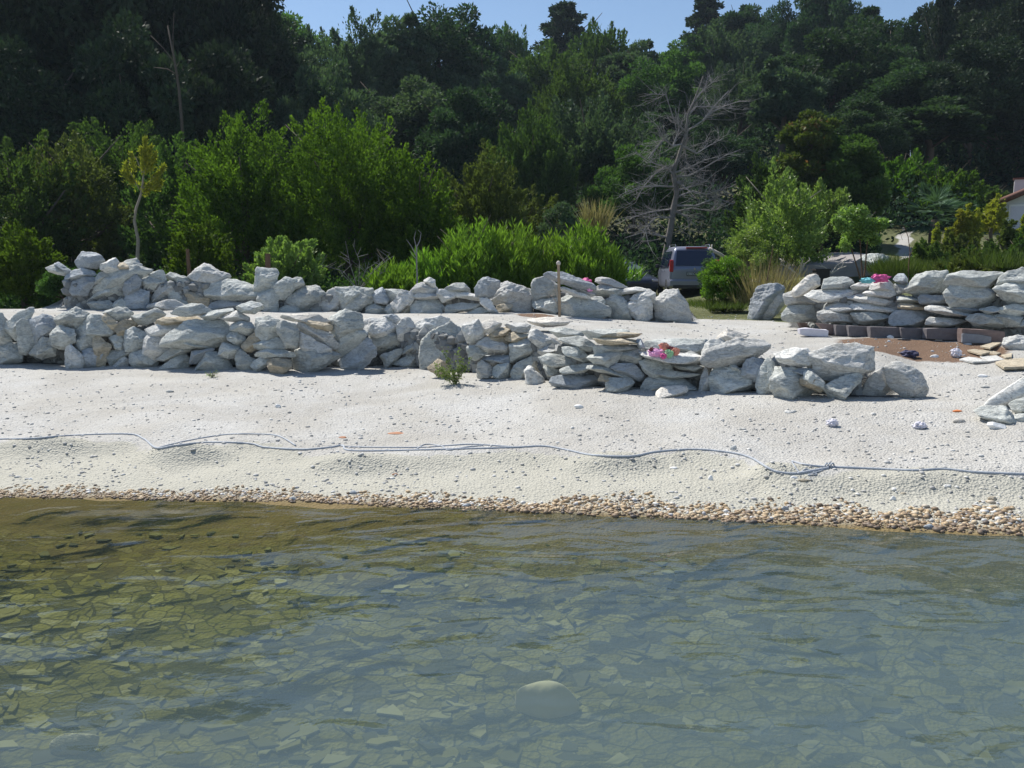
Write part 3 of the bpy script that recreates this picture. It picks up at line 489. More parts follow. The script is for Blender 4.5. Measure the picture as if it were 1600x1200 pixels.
RIGHT = [
('D','b',[-112,450,-100,350,-60,270,0,245,80,250,90,290,20,330,-20,400,-30,460]),('D','p',[-30,450,-10,360,60,300,105,290,100,350,60,420,0,450]),('D','p',[105,300,160,280,240,310,320,350,280,365,120,360]),('D','c',[145,270,170,240,220,200,285,188,300,210,280,250,220,290,160,310]),('D','g',[320,270,330,215,380,200,470,200,495,240,440,270]),
('D','p',[240,310,290,280,460,270,560,300,540,350,320,345]),('D','p',[490,250,560,225,620,220,620,260,510,280]),('D','p',[600,270,640,215,700,215,745,260,770,300,690,280]),('D','p',[560,285,600,275,700,280,755,310,740,325,600,305]),('D','p',[480,320,560,300,680,320,770,350,760,370,600,355]),('D','g',[90,420,130,365,300,370,300,450,160,460,95,450]),
('D','p',[345,380,390,350,490,355,500,400,400,415,350,410]),('D','p',[300,410,340,390,400,425,510,430,530,460,330,465,300,440]),('D','p',[500,370,560,350,690,370,760,380,765,410,640,400,500,390]),('D','g',[500,400,560,395,700,400,740,450,600,475,540,465]),('D','b',[720,440,770,395,930,395,955,440,880,485,740,480]),('D','g',[760,310,870,310,900,350,820,350,765,345]),
('D','t',[765,350,920,355,925,385,860,390,770,380]),('D','g',[805,270,860,200,920,165,1040,165,1050,200,1030,300,880,305,820,290]),('D','b',[740,220,770,185,820,180,815,235,790,240]),('D','g',[750,240,810,240,820,290,760,300]),('D','b',[890,330,920,305,1040,310,1060,350,980,365,900,355]),('D','g',[1050,220,1070,180,1150,165,1350,170,1370,200,1330,260,1200,220,1060,240]),
('D','g',[1040,290,1080,240,1180,225,1300,280,1320,350,1240,385,1080,370,1045,330]),('D','g',[1370,200,1400,170,1500,145,1570,150,1580,220,1350,260]),('D','g',[1320,280,1380,260,1580,230,1580,320,1420,355,1360,320]),('D','p',[930,380,960,365,1190,405,1180,430,1040,420,940,400]),('D','b',[1060,375,1220,385,1220,405,1180,410]),('D','p',[940,460,960,435,1080,445,1170,450,1160,490,1000,490,945,480]),
('D','g',[1180,450,1200,415,1340,415,1420,470,1400,490,1240,495]),('D','g',[1240,390,1340,370,1360,400,1280,415]),('D','g',[1360,380,1500,360,1560,390,1440,440,1380,410]),('D','g',[1340,420,1400,430,1480,440,1460,490,1410,490]),('D','g',[1470,490,1490,450,1580,440,1590,490]),
]
rbt = ([1170, 1222, 1228, 1300, 1440, 1520, 1600], [500, 503, 514, 525, 530, 536, 541])
MATN = {'g': ('grey', 'grey'), 'p': ('pale', 'pale'), 't': ('tan', 'tan'), 'c': ('cream', 'cream'), 'b': ('blue', 'bluish')}
FSEC = [(95, 'at the far left'), (175, 'left of the yellow sapling'), (262, 'under the yellow sapling'), (345, 'under the short brown post'), (400, 'left of the upright block'), (480, 'below the upright block'), (570, 'left of the bare twig'), (665, 'below the bare twig'), (760, 'by the leafy weed'), (840, 'left of the wooden stake'), (905, 'below the wooden stake'), (1003, 'left of the toy heap'), (1100, 'around the toy heap'), (1180, 'right of the toy heap'), (1500, 'at the right end')]
BSEC = [(175, 'by the dark bushes'), (240, 'near the yellow sapling'), (290, 'left of the brown post'), (350, 'right of the brown post'), (440, 'around the upright block'), (530, 'right of the leafy bush'), (645, 'left of the bare twig'), (760, 'right of the bare twig'), (872, 'left of the wooden stake'), (950, 'by the pink cloth'), (1100, 'in front of the van')]
RSEC = [(1230, 'at the gap'), (1330, 'around the cream slab'), (1400, 'under the bright towel'), (1480, 'right of the bright towel'), (1640, 'at the frame edge')]
ORD = ['first', 'second', 'third', 'fourth', 'fifth', 'sixth', 'seventh', 'eighth', 'ninth', 'tenth', 'eleventh', 'twelfth', 'thirteenth', 'fourteenth']
def adj(w_, h_, big):
    r = w_/h_
    if r > 2.7: return 'thin'
    if r > 1.7: return 'long'
    if r < .72: return 'upright'
    return 'large' if big > 1700 else ('small' if big < 420 else 'blocky')
def build_wall(lst, base, secs, wallname, group, seed0, brick=False):
    info = []
    for i, (reg, mk, pts) in enumerate(lst):
        poly = conv(reg, pts); xs = [p_[0] for p_ in poly]; ys = [p_[1] for p_ in poly]; cx = (min(xs)+max(xs))/2
        bp = float(np.interp(cx, *base)); dwn = bp-9 < max(ys) <= bp+3; poly = [(a_, bp+2 if dwn and b_ > bp-10 and b_ > max(ys)-5 else b_) for a_, b_ in poly]; ys = [p_[1] for p_ in poly]; wpx, hpx = max(xs)-min(xs), max(ys)-min(ys)
        zb_ = float(np.interp(cx, pk, wz if wallname[0] == 'f' else bz)); D0 = float(yz(bp, zb_))+(.08 if brick and cx > 1222 else 0)
        m_per = D0/F
        thick = min(.75, max(.30, .62*min(wpx, hpx*2.2)*m_per+.12)); 
        if wpx/hpx > 2.2: thick = max(.36, min(.6, .55*wpx*m_per))
        hgt = max(0, (bp-max(ys)))*m_per
        own = max(ys) > bp+3.1
        if own: D0 = cast(cx, max(ys)-2).y; hgt = 0
        Yc = D0+thick*.42+hgt*.32+random.Random(seed0+i).uniform(-.03, .05)
        Yc += {(830, 640): .35, (820, 690): -.12}.get((pts[0], pts[1]), 0) if reg == 'C' else 0
        ztop = (bp-(min(ys)+max(ys))/2)*m_per
        info.append([cx, ztop, poly, Yc, thick, mk, wpx, hpx, seed0+i])
    mx = {}
    for it in info:
        s = next(s for lim, s in secs if it[0] < lim); it.append(s); it.append(0)
    maxh = .72 if not brick else .95
    buckets = {}
    for it in info:
        row = 'bottom' if it[1] < maxh*.36 else ('middle' if it[1] < maxh*.72 else 'top')
        buckets.setdefault((it[9], row), []).append(it)
    for (s, row), its in buckets.items():
        its.sort(key=lambda q: q[0])
        for k_, it in enumerate(its):
            mat, tn_ = MATN[it[5]]
            nm = 'flat_stone' if it[6]/it[7] > 2.2 or it[5] == 'c' else 'rock'
            pos = f"{ORD[k_]} from left, {row} row" if len(its) > 1 else f"{row} row"
            lab = f"{adj(it[6], it[7], it[6]*it[7])} {tn_} {wallname} stone {s}, {pos}"
            o = make_rock(nm, it[2], it[3], it[4], mat, it[8], p=(90 if nm == 'flat_stone' else 80), grow=(1.14 if nm == 'flat_stone' else 1.12), rough=(.8 if nm == 'flat_stone' else 1.))
            tag(o, lab, 'rock', group)
build_wall(FRONT, fb, FSEC, 'front wall', 'rocks of the front wall', 100)
build_wall(REAR, bb, BSEC, 'rear wall', 'rocks of the rear wall', 400)
build_wall(RIGHT, rbt, RSEC, 'right wall', 'rocks of the right rear wall', 700, True)
def lone(name, reg, pts, mat, label, cat, thick=None, seed=1, dy=0, Y=None, **kw):
    poly = conv(reg, pts) if reg else [(pts[i], pts[i+1]) for i in range(0, len(pts), 2)]
    xs = [q[0] for q in poly]; ys = [q[1] for q in poly]; D0 = Y or cast((min(xs)+max(xs))/2, max(ys)-1).y
    t = thick or .6*min(max(xs)-min(xs), 2*(max(ys)-min(ys)))*D0/F
    return tag(make_rock(name, poly, D0+t*.45+dy, t, mat, seed, **kw), label, cat)
lone('flat_stone', 'C', [90,475,130,462,300,460,365,485,330,515,200,525,120,505], 'cream', 'cream oval slab lying on the terrace in front of the wooden stake', 'slab', .55, 3, Y=13.0, grow=1, p=20, rough=.3)
lone('flat_stone', 'C', [895,940,940,905,1060,890,1105,905,1070,950,980,980,910,970], 'cream', 'white oval slab on the gravel below the coloured toy heap', 'slab', .34, 4, grow=1, p=14, rough=.2)
lone('boulder', 'D', [560,880,590,800,640,750,700,740,735,790,700,860,620,905,570,900], 'pale', 'pale boulder leaning on a taller one right of the front wall', 'boulder', .34, 5)
lone('boulder', 'D', [690,760,770,705,900,780,935,870,900,925,830,925,740,880,735,800], 'pale', 'large pale triangular boulder standing free right of the front wall', 'boulder', .42, 6, dy=.05)
lone('rock', 'D', [1380,560,1420,540,1540,540,1580,560,1570,630,1450,635,1390,610], 'pale', 'pale rock lying at the right frame edge beside the tan flagstones', 'rock', .42, 7)
lone('flat_stone', 'D', [1235,1000,1290,930,1400,870,1500,810,1640,740,1640,850,1500,895,1380,955], 'pale', 'big smooth pale slab leaning on the stone pile at right edge', 'slab', .5, 8, dy=.2, Y=9.15, p=40, rough=.3)
lone('rock', 'D', [1240,1005,1330,960,1390,970,1500,1090,1500,1120,1380,1080], 'grey', 'grey wedge rock propping the smooth slab at right edge', 'rock', .35, 9, Y=9.0)
lone('rock', 'D', [1430,960,1460,925,1580,900,1580,990,1460,995], 'grey', 'rough grey rock in the shade under the smooth leaning slab', 'rock', .3, 10, Y=9.15)
lone('rock', 'D', [1420,1010,1500,1000,1590,1005,1590,1070,1480,1055], 'grey', 'low grey rock second from ground in the right edge pile', 'rock', .3, 11, Y=9.0)
lone('rock', 'D', [1480,1060,1590,1060,1600,1120,1520,1125], 'grey', 'lowest grey rock cut by the right frame edge', 'rock', .3, 14, Y=8.95)
lone('rock', 'D', [1290,1050,1390,1075,1400,1100,1320,1090], 'white', 'small white stone lying before the right edge stone pile', 'stone', .15, 12)
lone('stone', None, [810,1078,840,1068,875,1070,900,1095,898,1118,850,1125,815,1112], 'white', 'large round white stone lying under the water near the camera', 'stone', .2, 13, Y=4.42, lowres=False, p=8, rough=.3)
lone('stone', None, [80,1165,98,1150,150,1152,144,1172,95,1188], 'pale', 'brownish stone under the water at the bottom left', 'stone', .08, 15, Y=4.12, p=8, rough=.3)

# flat tan flagstones on the ground (right), extruded plates
def plate(name, reg, pts, mat, label, h0=.03, th=.03):
    poly = conv(reg, pts); P_ = [cast(a, b) for a, b in poly]; mb = MB(); n_ = len(P_)
    zz = sum(p_.z for p_ in P_)/n_; c = sum((p_ for p_ in P_), Vector())/n_
    T = [Vector((p_.x, p_.y, p_.z*.5+zz*.5+h0)) for p_ in P_]; B_ = [Vector((q.x*.985+c.x*.015, q.y*.985+c.y*.015, q.z-th)) for q in T]
    mb.add([q-c for q in T+B_], [tuple(range(n_)), tuple(range(2*n_-1, n_-1, -1))]+[(i, i+n_, (i+1) % n_+n_, (i+1) % n_) for i in range(n_)])
    o = mb.build(name, M[mat], loc=c)
    bm = bmesh.new(); bm.from_mesh(o.data); bmesh.ops.recalc_face_normals(bm, faces=bm.faces); bmesh.ops.bevel(bm, geom=bm.edges[:], offset=.005, segments=1, affect='EDGES'); bm.to_mesh(o.data); bm.free()
    return tag(o, label, 'flagstone', 'flat flagstones by the right wall')
plate('flagstone', 'D', [1165,640,1210,630,1300,655,1250,670], 'tan', 'tan lozenge flagstone, leftmost of the flat ones by right wall', .04)
plate('flagstone', 'D', [1240,625,1360,580,1388,585,1300,640], 'tan', 'narrow tan flagstone slanting up toward the right wall', .05)
plate('flagstone', 'D', [1215,628,1290,628,1365,650,1340,662,1300,652], 'tan', 'tan flagstone with a long thin point, middle of the flat ones', .02)
plate('flagstone', 'D', [1330,715,1380,695,1500,698,1580,712,1520,750,1380,755], 'tan', 'largest tan flagstone, nearest the camera at the right edge', .05, .04)
plate('flagstone', 'D', [1365,665,1430,650,1428,680,1390,684], 'tan', 'small tan flagstone fragment behind the largest one', .03)
plate('flagstone', 'D', [1410,690,1480,682,1580,684,1580,704,1500,697], 'tan', 'thin tan flagstone tucked behind the largest one at right edge', .03)
plate('flagstone', 'D', [1120,690,1170,672,1230,680,1290,706,1200,712], 'pale', 'pale grey flat stone left of the tan flagstones', .03)
plate('flagstone', 'D', [1240,668,1340,660,1390,690,1290,706], 'pale', 'light grey flat stone between tan flagstones', .02)
# brick course
def pbox(name, reg, pts, mat, label, cat, group, th=.16, dy=0):
    poly = conv(reg, pts); Yb = cast(poly[-1][0], max(p_[1] for p_ in poly)-.5).y+dy; T = [P(a, b, Yb) for a, b in poly]; c = sum(T, Vector())/len(T); c.z = min(q.z for q in T); n_ = len(T)
    V = [q-c for q in T]+[q-c+Vector((0, th, 0)) for q in T]
    o = mesh_obj(name, V, [tuple(range(n_)), tuple(range(2*n_-1, n_-1, -1))]+[(i, i+n_, (i+1) % n_+n_, (i+1) % n_) for i in range(n_)], M[mat], loc=c)
    bm = bmesh.new(); bm.from_mesh(o.data); bmesh.ops.recalc_face_normals(bm, faces=bm.faces); bmesh.ops.bevel(bm, geom=bm.edges[:], offset=.008, segments=2, affect='EDGES'); bmesh.ops.subdivide_edges(bm, edges=bm.edges[:], cuts=2, use_grid_fill=True)
    for v in bm.verts: v.co += .008*noise.noise_vector(v.co*9+c)
    bm.to_mesh(o.data); bm.free(); return tag(o, label, cat, group)
BR = 'dark blocks under the right wall'
pbox('masonry_block', 'D', [180,462,262,473,292,500,200,502], 'brickb', 'brown tapering block at the left end of the block course', 'block', BR)
pbox('masonry_block', 'D', [292,470,396,478,396,540,360,535,330,515], 'brickb', 'brown block with a chipped lower left corner', 'block', BR)
pbox('masonry_block', 'D', [400,479,470,485,470,546,400,541], 'brick', 'narrow dark block, third from left in the block course', 'block', BR)
pbox('masonry_block', 'D', [475,484,595,490,595,552,475,547], 'brick', 'dark block with pebbles at its foot, fourth from left', 'block', BR)
pbox('masonry_block', 'D', [601,490,775,495,775,556,601,556], 'brick', 'wide dark block behind the round white stone', 'block', BR)
pbox('masonry_block', 'D', [781,497,924,500,924,560,781,558], 'brick', 'dark block right of the one behind the white stone', 'block', BR)
pbox('masonry_block', 'D', [930,500,1130,500,1133,572,930,562], 'brick', 'widest dark block with a chipped top edge', 'block', BR)
pbox('masonry_block', 'D', [1138,502,1320,510,1390,520,1390,598,1138,585], 'brickb', 'brown block at the right end behind the grey one', 'block', BR, dy=.1)
pbox('masonry_block', 'D', [1140,530,1222,534,1310,548,1308,591,1140,585], 'block', 'smooth blue grey block leaning before the course', 'block', BR, .05, -.05)
pbox('masonry_block', 'D', [186,502,235,498,355,510,352,550,230,545,190,536], 'lilac', 'whitish broken block lying before the block course', 'block', BR, .15, -.05)

# ------------------------------------------------------------ ropes
def rope(name, pts, r, label, lift=.006):
    W = []
    for i in range(len(pts)-1):
        for t_ in np.linspace(0, 1, 9)[:-1]:
            p0 = pts[max(i-1, 0)]; p1 = pts[i]; p2 = pts[i+1]; p3 = pts[min(i+2, len(pts)-1)]
            q = [0.5*((2*p1[k])+(-p0[k]+p2[k])*t_+(2*p0[k]-5*p1[k]+4*p2[k]-p3[k])*t_*t_+(-p0[k]+3*p1[k]-3*p2[k]+p3[k])*t_**3) for k in (0, 1)]
            W.append(q)
    W.append(pts[-1]); V = [cast(a, b)+Vector((0, 0, lift)) for a, b in W]; mb = MB(); mb.tube(V, r, 8)
    return tag(mb.build(name, M['rope'], smooth=True), label, 'rope')
rope('rope', [(-500, 686), (-250, 690), (-80, 690), (5, 687), (50, 686), (115, 681), (200, 679), (225, 687), (245, 701), (275, 697), (325, 692), (390, 694), (415, 700), (475, 703), (515, 700), (535, 697), (550, 705), (650, 704), (800, 700), (850, 698), (890, 705), (925, 712), (985, 714), (1025, 707), (1080, 703), (1125, 706), (1170, 715), (1210, 737), (1245, 741)], .0115, 'long grey rope lying along the beach from the left frame edge')
rope('rope', [(1245, 741), (1290, 733), (1300, 731), (1375, 734), (1430, 736), (1475, 734), (1525, 739), (1600, 742), (1700, 745), (1900, 748), (2150, 750)], .013, 'thick grey rope running to the right frame edge')
rope('rope', [(245, 701), (290, 690), (350, 680), (400, 679), (435, 682), (462, 697)], .009, 'thin rope arched above the long rope on the left')
rope('rope', [(535, 696), (545, 699), (650, 700), (700, 697), (740, 695), (800, 699)], .009, 'thin rope doubling the long rope at mid beach')
rope('rope', [(650, 703), (665, 695), (690, 698), (700, 704), (730, 699), (755, 697)], .007, 'frayed cord knotted round the rope in mid beach')
rope('rope', [(1237, 722), (1262, 728), (1295, 731)], .012, 'stiff rope end lying above the knot on the right')
rope('rope', [(1237, 722), (1244, 733), (1250, 741)], .006, 'thin cord from the rope end down to the knot')
rope('rope', [(1250, 741), (1258, 734), (1268, 737), (1276, 742), (1262, 743), (1285, 736)], .006, 'small tangle of cord right of the rope knot')
mb = MB(); c = cast(1297, 731)
for k_ in range(3): mb.tube([c+Vector((-.03+.025*k_+.022*math.cos(a), .005, .018+.024*math.sin(a))) + Vector((0, .02*math.cos(a), 0)) for a in np.linspace(0, 6.28, 12)], .008, 6)
tag(mb.build('rope_knot', M['rope'], smooth=True), 'grey knot joining the ropes right of the sand hollow', 'knot')

# ------------------------------------------------------------ small loose things
def small(name, px, py, w_, h_, mat, label, cat='stone', seed=0, group=None):
    rs = random.Random(seed+int(px)); pts = []
    for k_ in range(7):
        a = 6.283*k_/7+rs.uniform(-.3, .3); pts += [px+w_/2*math.cos(a)*rs.uniform(.85, 1.1), py+h_/2*math.sin(a)*rs.uniform(.85, 1.1)]
    o = lone(name, None, pts, mat, label, cat, thick=max(.03, w_*.6*cast(px, py).y/F), seed=seed+int(px), lowres=True, grow=1, p=12, rough=.6)
    if group: o['group'] = group
    return o
LS = 'loose stones on the gravel'
SM = [(265, 612, 14, 6, 'pale', 'flat pale stone on gravel below the yellow sapling'), (434, 635, 10, 8, 'white', 'round white stone alone on the upper left gravel'),
(905, 636, 16, 9, 'white', 'whitish lump on gravel between weed and white oval slab'), (1235, 644, 24, 7, 'pale', 'flat pale stone below the large front wall boulder'),
(1498, 658, 21, 11, 'cream', 'cream oval stone just below the orange shard'), (1460, 557, 15, 6, 'white', 'white stone right of the navy rag'), (1467, 531, 11, 6, 'white', 'white stone at the foot of the widest dark block'),
(1391, 527, 11, 7, 'white', 'round white stone against the dark block course'), (1389, 533.5, 6, 4, 'white', 'tiny white stone under the round one by the blocks'), (1512, 538, 16, 4, 'white', 'flat white stone before the blue grey block'),
(1536, 588, 17, 6, 'white', 'pale flat stone below the largest tan flagstone'), (1540, 605, 15, 6, 'pale', 'grey white stone above the smooth leaning slab'), (1457, 549, 6, 4, 'white', 'tiny white stone above the one by the navy rag'),
(1257, 752, 19, 9, 'tan', 'tan stone just below the rope knot on the right'), (1241, 747, 14, 7, 'white', 'white stone touching the rope below the knot'), (552, 770, 12, 9, 'blue', 'blue grey stone at left of the pebble band, mid beach'),
(1227, 795, 13, 10, 'blue', 'dark blue stone above the pebble band at right'), (1452, 824, 18, 11, 'blue', 'big slate blue stone in the pebble band at right'), (1132, 806, 22, 7, 'white', 'white flat stone in the pebble band right of centre'),
(458, 780, 13, 8, 'pale', 'pale stone in the pebble band on the left'), (728, 790, 16, 9, 'blue', 'grey stone in the pebble band at centre'), (1398, 765, 12, 7, 'white', 'white stone on grey gravel under the right rope, left one'),
(1412, 772, 12, 6, 'tan', 'tan stone under the right rope'), (1550, 780, 15, 9, 'tan', 'tan stone near the pebble band at the right edge'), (1396, 779, 9, 8, 'white', 'white stone below another one under the right rope'), (1110, 747, 9, 9, 'white', 'white stone alone below the sagging rope'),
(1160, 671, 13, 5, 'pale', 'small flat grey stone above the sagging rope'), (1480, 760, 16, 7, 'pale', 'flat pale stone under the rope near the right edge'), (1052, 732, 14, 6, 'white', 'white chips below the rope left of the sand hollow'),
(48, 749, 8, 5, 'white', 'white stone above the pebble band at far left'), (1146, 700, 12, 9, 'pale', 'grey white stone on the gravel above the rope sag'), (556, 563+22, 8, 4, 'pale', 'pale chip on gravel below the bare twig')]
for i, (a, b, c_, d, m_, l_) in enumerate(SM): small('loose_stone', a, b, c_, d, m_, l_, 'stone', i, LS)
small('rust_shard', 535, 684, 16, 5, 'rust', 'curved rust brown shard beside the doubled rope', 'shard', 51)
small('rust_shard', 620, 678, 32, 6, 'rust', 'long rust brown shard above the rope', 'shard', 52)
small('rust_shard', 618, 742, 12, 5, 'rust', 'small rust brown shard below the rope', 'shard', 53)
small('orange_shard', 1497, 643, 17, 6, 'orange', 'orange shard on the gravel left of the leaning slab', 'shard', 54)
def crumple(name, px, py, w_, h_, mat, label, cat, seed, Y=None, depth=.8, parts=None):
    c = P(px, py+h_/2, Y) if Y else cast(px, py+h_/2); s = c.y/F; V = []
    for d in D3:
        q = Vector(d); n_ = noise.noise(q*2.3+Vector((seed, 0, 0))); f_ = 1+.45*n_-.55*abs(noise.noise(q*4.5+Vector((0, seed, 0))))
        V.append((d[0]*f_*w_*s/2*1.1, d[1]*f_*w_*s/2*depth, (d[2]*f_+.75)*h_*s/2*1.15))
    o = np_mesh(name, np.array(V), F3, M[mat], k=3, smooth=False, loc=c+Vector((0, w_*s*.3, 0))); return tag(o, label, cat)
crumple('crumpled_paper', 1302, 661, 18, 13, 'lilac', 'crumpled white paper with dark flap on the right gravel', 'paper', 3)
crumple('crumpled_paper', 1440, 665, 20, 12, 'lilac', 'crumpled whitish paper left of the cream oval stone', 'paper', 9)
crumple('crumpled_bag', 1496, 552, 17, 15, 'lilac', 'crumpled white plastic bag beside the tan flagstones', 'bag', 5)
crumple('rag', 1424, 553, 27, 13, 'navy', 'dark navy rag lying before the brown soil', 'rag', 7)
crumple('cloth', 913, 442, 26, 15, 'pink', 'crumpled magenta cloth draped on a rear wall stone', 'cloth', 11, 16.9)
crumple('cloth', 922, 448, 15, 13, 'lpink', 'mauve cloth hanging beside the magenta one', 'cloth', 12, 16.82)
crumple('towel', 1378, 434, 28, 13, 'pink', 'bright pink towel bunched on top of the right wall', 'towel', 13, 14.75)
crumple('towel', 1357, 438, 20, 9, 'teal', 'teal patterned towel end left of the pink towel', 'towel', 14, 14.7)
TY = 11.0
crumple('toy', 1026, 551, 22, 13, 'lpink', 'light pink plastic toy on the left of the toy heap', 'toy', 21, TY)
crumple('toy', 1038, 541, 15, 12, 'orangec', 'salmon toy standing at the top of the toy heap', 'toy', 22, TY+.1)
crumple('toy', 1056, 549, 13, 13, 'orangec', 'orange red toy at the right of the toy heap', 'toy', 23, TY+.02)
crumple('toy', 1046, 552, 12, 13, 'greenc', 'green and white toy in the middle of the toy heap', 'toy', 24, TY-.03)
crumple('toy', 1037, 556, 11, 8, 'pink', 'hot pink toy at the front of the toy heap', 'toy', 25, TY-.06)
crumple('toy', 1019, 546, 10, 7, 'maroon', 'dark maroon toy at the left tip of the toy heap', 'toy', 26, TY+.03)
crumple('toy', 1048, 544, 10, 6, 'maroon', 'dark brown toy behind the green one in the heap', 'toy', 27, TY+.06)
# stakes and posts
def stake(name, px, py0, py1, w_, mat, label, cat, Y=None, lean=0, cap=False):
    b = P(px, py1, Y) if Y else cast(px, py1); t_ = P(px+lean, py0, b.y); r = w_/2*b.y/F
    e = empty(name, b, 0, label, cat) if cap else None
    mb = MB(); q = t_-b; mb.tube([Vector((0, 0, -.15)), q*.33+Vector((r*.15, 0, 0)), q*.66, q], [r, r*.97, r*.95, r*.9], 8)
    if cap:
        mb.build('shaft', M[mat], e); m2 = MB(); m2.tube([q, q+Vector((0, 0, r*1.2)), q+Vector((0, 0, r*2)), q+Vector((0, 0, r*2.6))], [r*1.25, r*1.5, r*1.1, r*.3], 10); m2.build('cap', M['drift'], e, smooth=True); return e
    return tag(mb.build(name, M[mat], loc=b), label, cat)
stake('wooden_stake', 874.5, 414, 496, 5, 'wood', 'wooden stake with pale cap before the rear wall', 'stake', lean=-2, cap=True)
stake('wooden_post', 296, 389, 440, 6, 'darkwood', 'short brown post behind the rear wall on the left', 'post', 18.2, -3)
stake('wooden_post', 418.5, 396, 440, 9, 'darkwood', 'stubby brown post above the upright pale block', 'post', 18.2)
stake('metal_pole', 1422, 196, 320, 1.8, 'chrome', 'thin pale pole rising among dark trees on the right', 'pole', 50)
mb = MB(); a = P(1246, 468, 19.5)
def sticks(name, px, py, L, label, Y, seed, mat='drift', n_=5, spread=1.2, r=.008):
    rs = random.Random(seed); b = P(px, py, Y); mb = MB()
    for k_ in range(n_):
        d = Vector((rs.uniform(-1, 1)*spread, rs.uniform(-.4, .4), rs.uniform(.5, 1.2))).normalized()*L*rs.uniform(.5, 1); mid = d*.5+Vector((rs.uniform(-.1, .1), 0, rs.uniform(0, .1)))*L
        mb.tube([(0, 0, -.05), mid, d], [r, r*.7, r*.3], 5)
        for j in range(3): s_ = mid.lerp(d, rs.random()); mb.tube([s_, s_+Vector((rs.uniform(-1, 1), rs.uniform(-.4, .4), rs.uniform(.2, 1)))*L*.22], [r*.5, r*.2], 4)
    return tag(mb.build(name, M[mat], loc=b), label, 'twig')
# bare twig sapling at 652
e = cast(652, 486); mb = MB(); q = lambda px, py: P(px, py, 18.3)-P(652, 475, 18.3)
mb.tube([q(653, 478), q(652, 440), q(651, 410), q(651, 385)], [.022, .02, .017, .014], 6); mb.tube([q(651, 400), q(643, 385), q(635, 374)], [.012, .009, .005], 5)
mb.tube([q(651, 388), q(647, 372), q(650, 360)], [.012, .008, .004], 5); mb.tube([q(651, 386), q(656, 376), q(658, 364), q(653, 359)], [.012, .009, .006, .004], 5); mb.tube([q(651, 405), q(644, 398), q(641, 392)], [.01, .007, .004], 5)
tag(mb.build('bare_sapling', M['deadbark'], loc=P(652, 475, 18.3)), 'bare leafless twig sapling standing behind the rear wall', 'sapling')
sticks('dead_twigs', 560, 450, 1.1, 'reddish bare twigs behind the rear wall at centre left', 19.2, 4, 'deadbark', 9, 1.3, .01)
sticks('dead_twigs', 588, 452, .9, 'low bare twigs just left of the bright oleander', 19.4, 5, 'deadbark', 8, 1.5, .009)
sticks('dead_twigs', 876, 478, .45, 'pale dry stalks around the wooden stake', 17.0, 8, 'drift', 5, 1.4, .008)
# leaning pale branch beside van
mb = MB(); A = P(1108, 388, 24); B_ = P(1142, 409, 24); mb.tube([B_-A+(B_-A)*.6, B_-A, (B_-A)*.5+Vector((0, 0, .02)), Vector((0, 0, 0))], [.05, .055, .05, .045], 8); mb.tube([(B_-A)*.1, (B_-A)*.1+Vector((.02, 0, .14))], [.03, .015], 6)
tag(mb.build('dead_branch', M['drift'], loc=A, smooth=True), 'pale broken branch leaning over the shrub right of the van', 'branch')

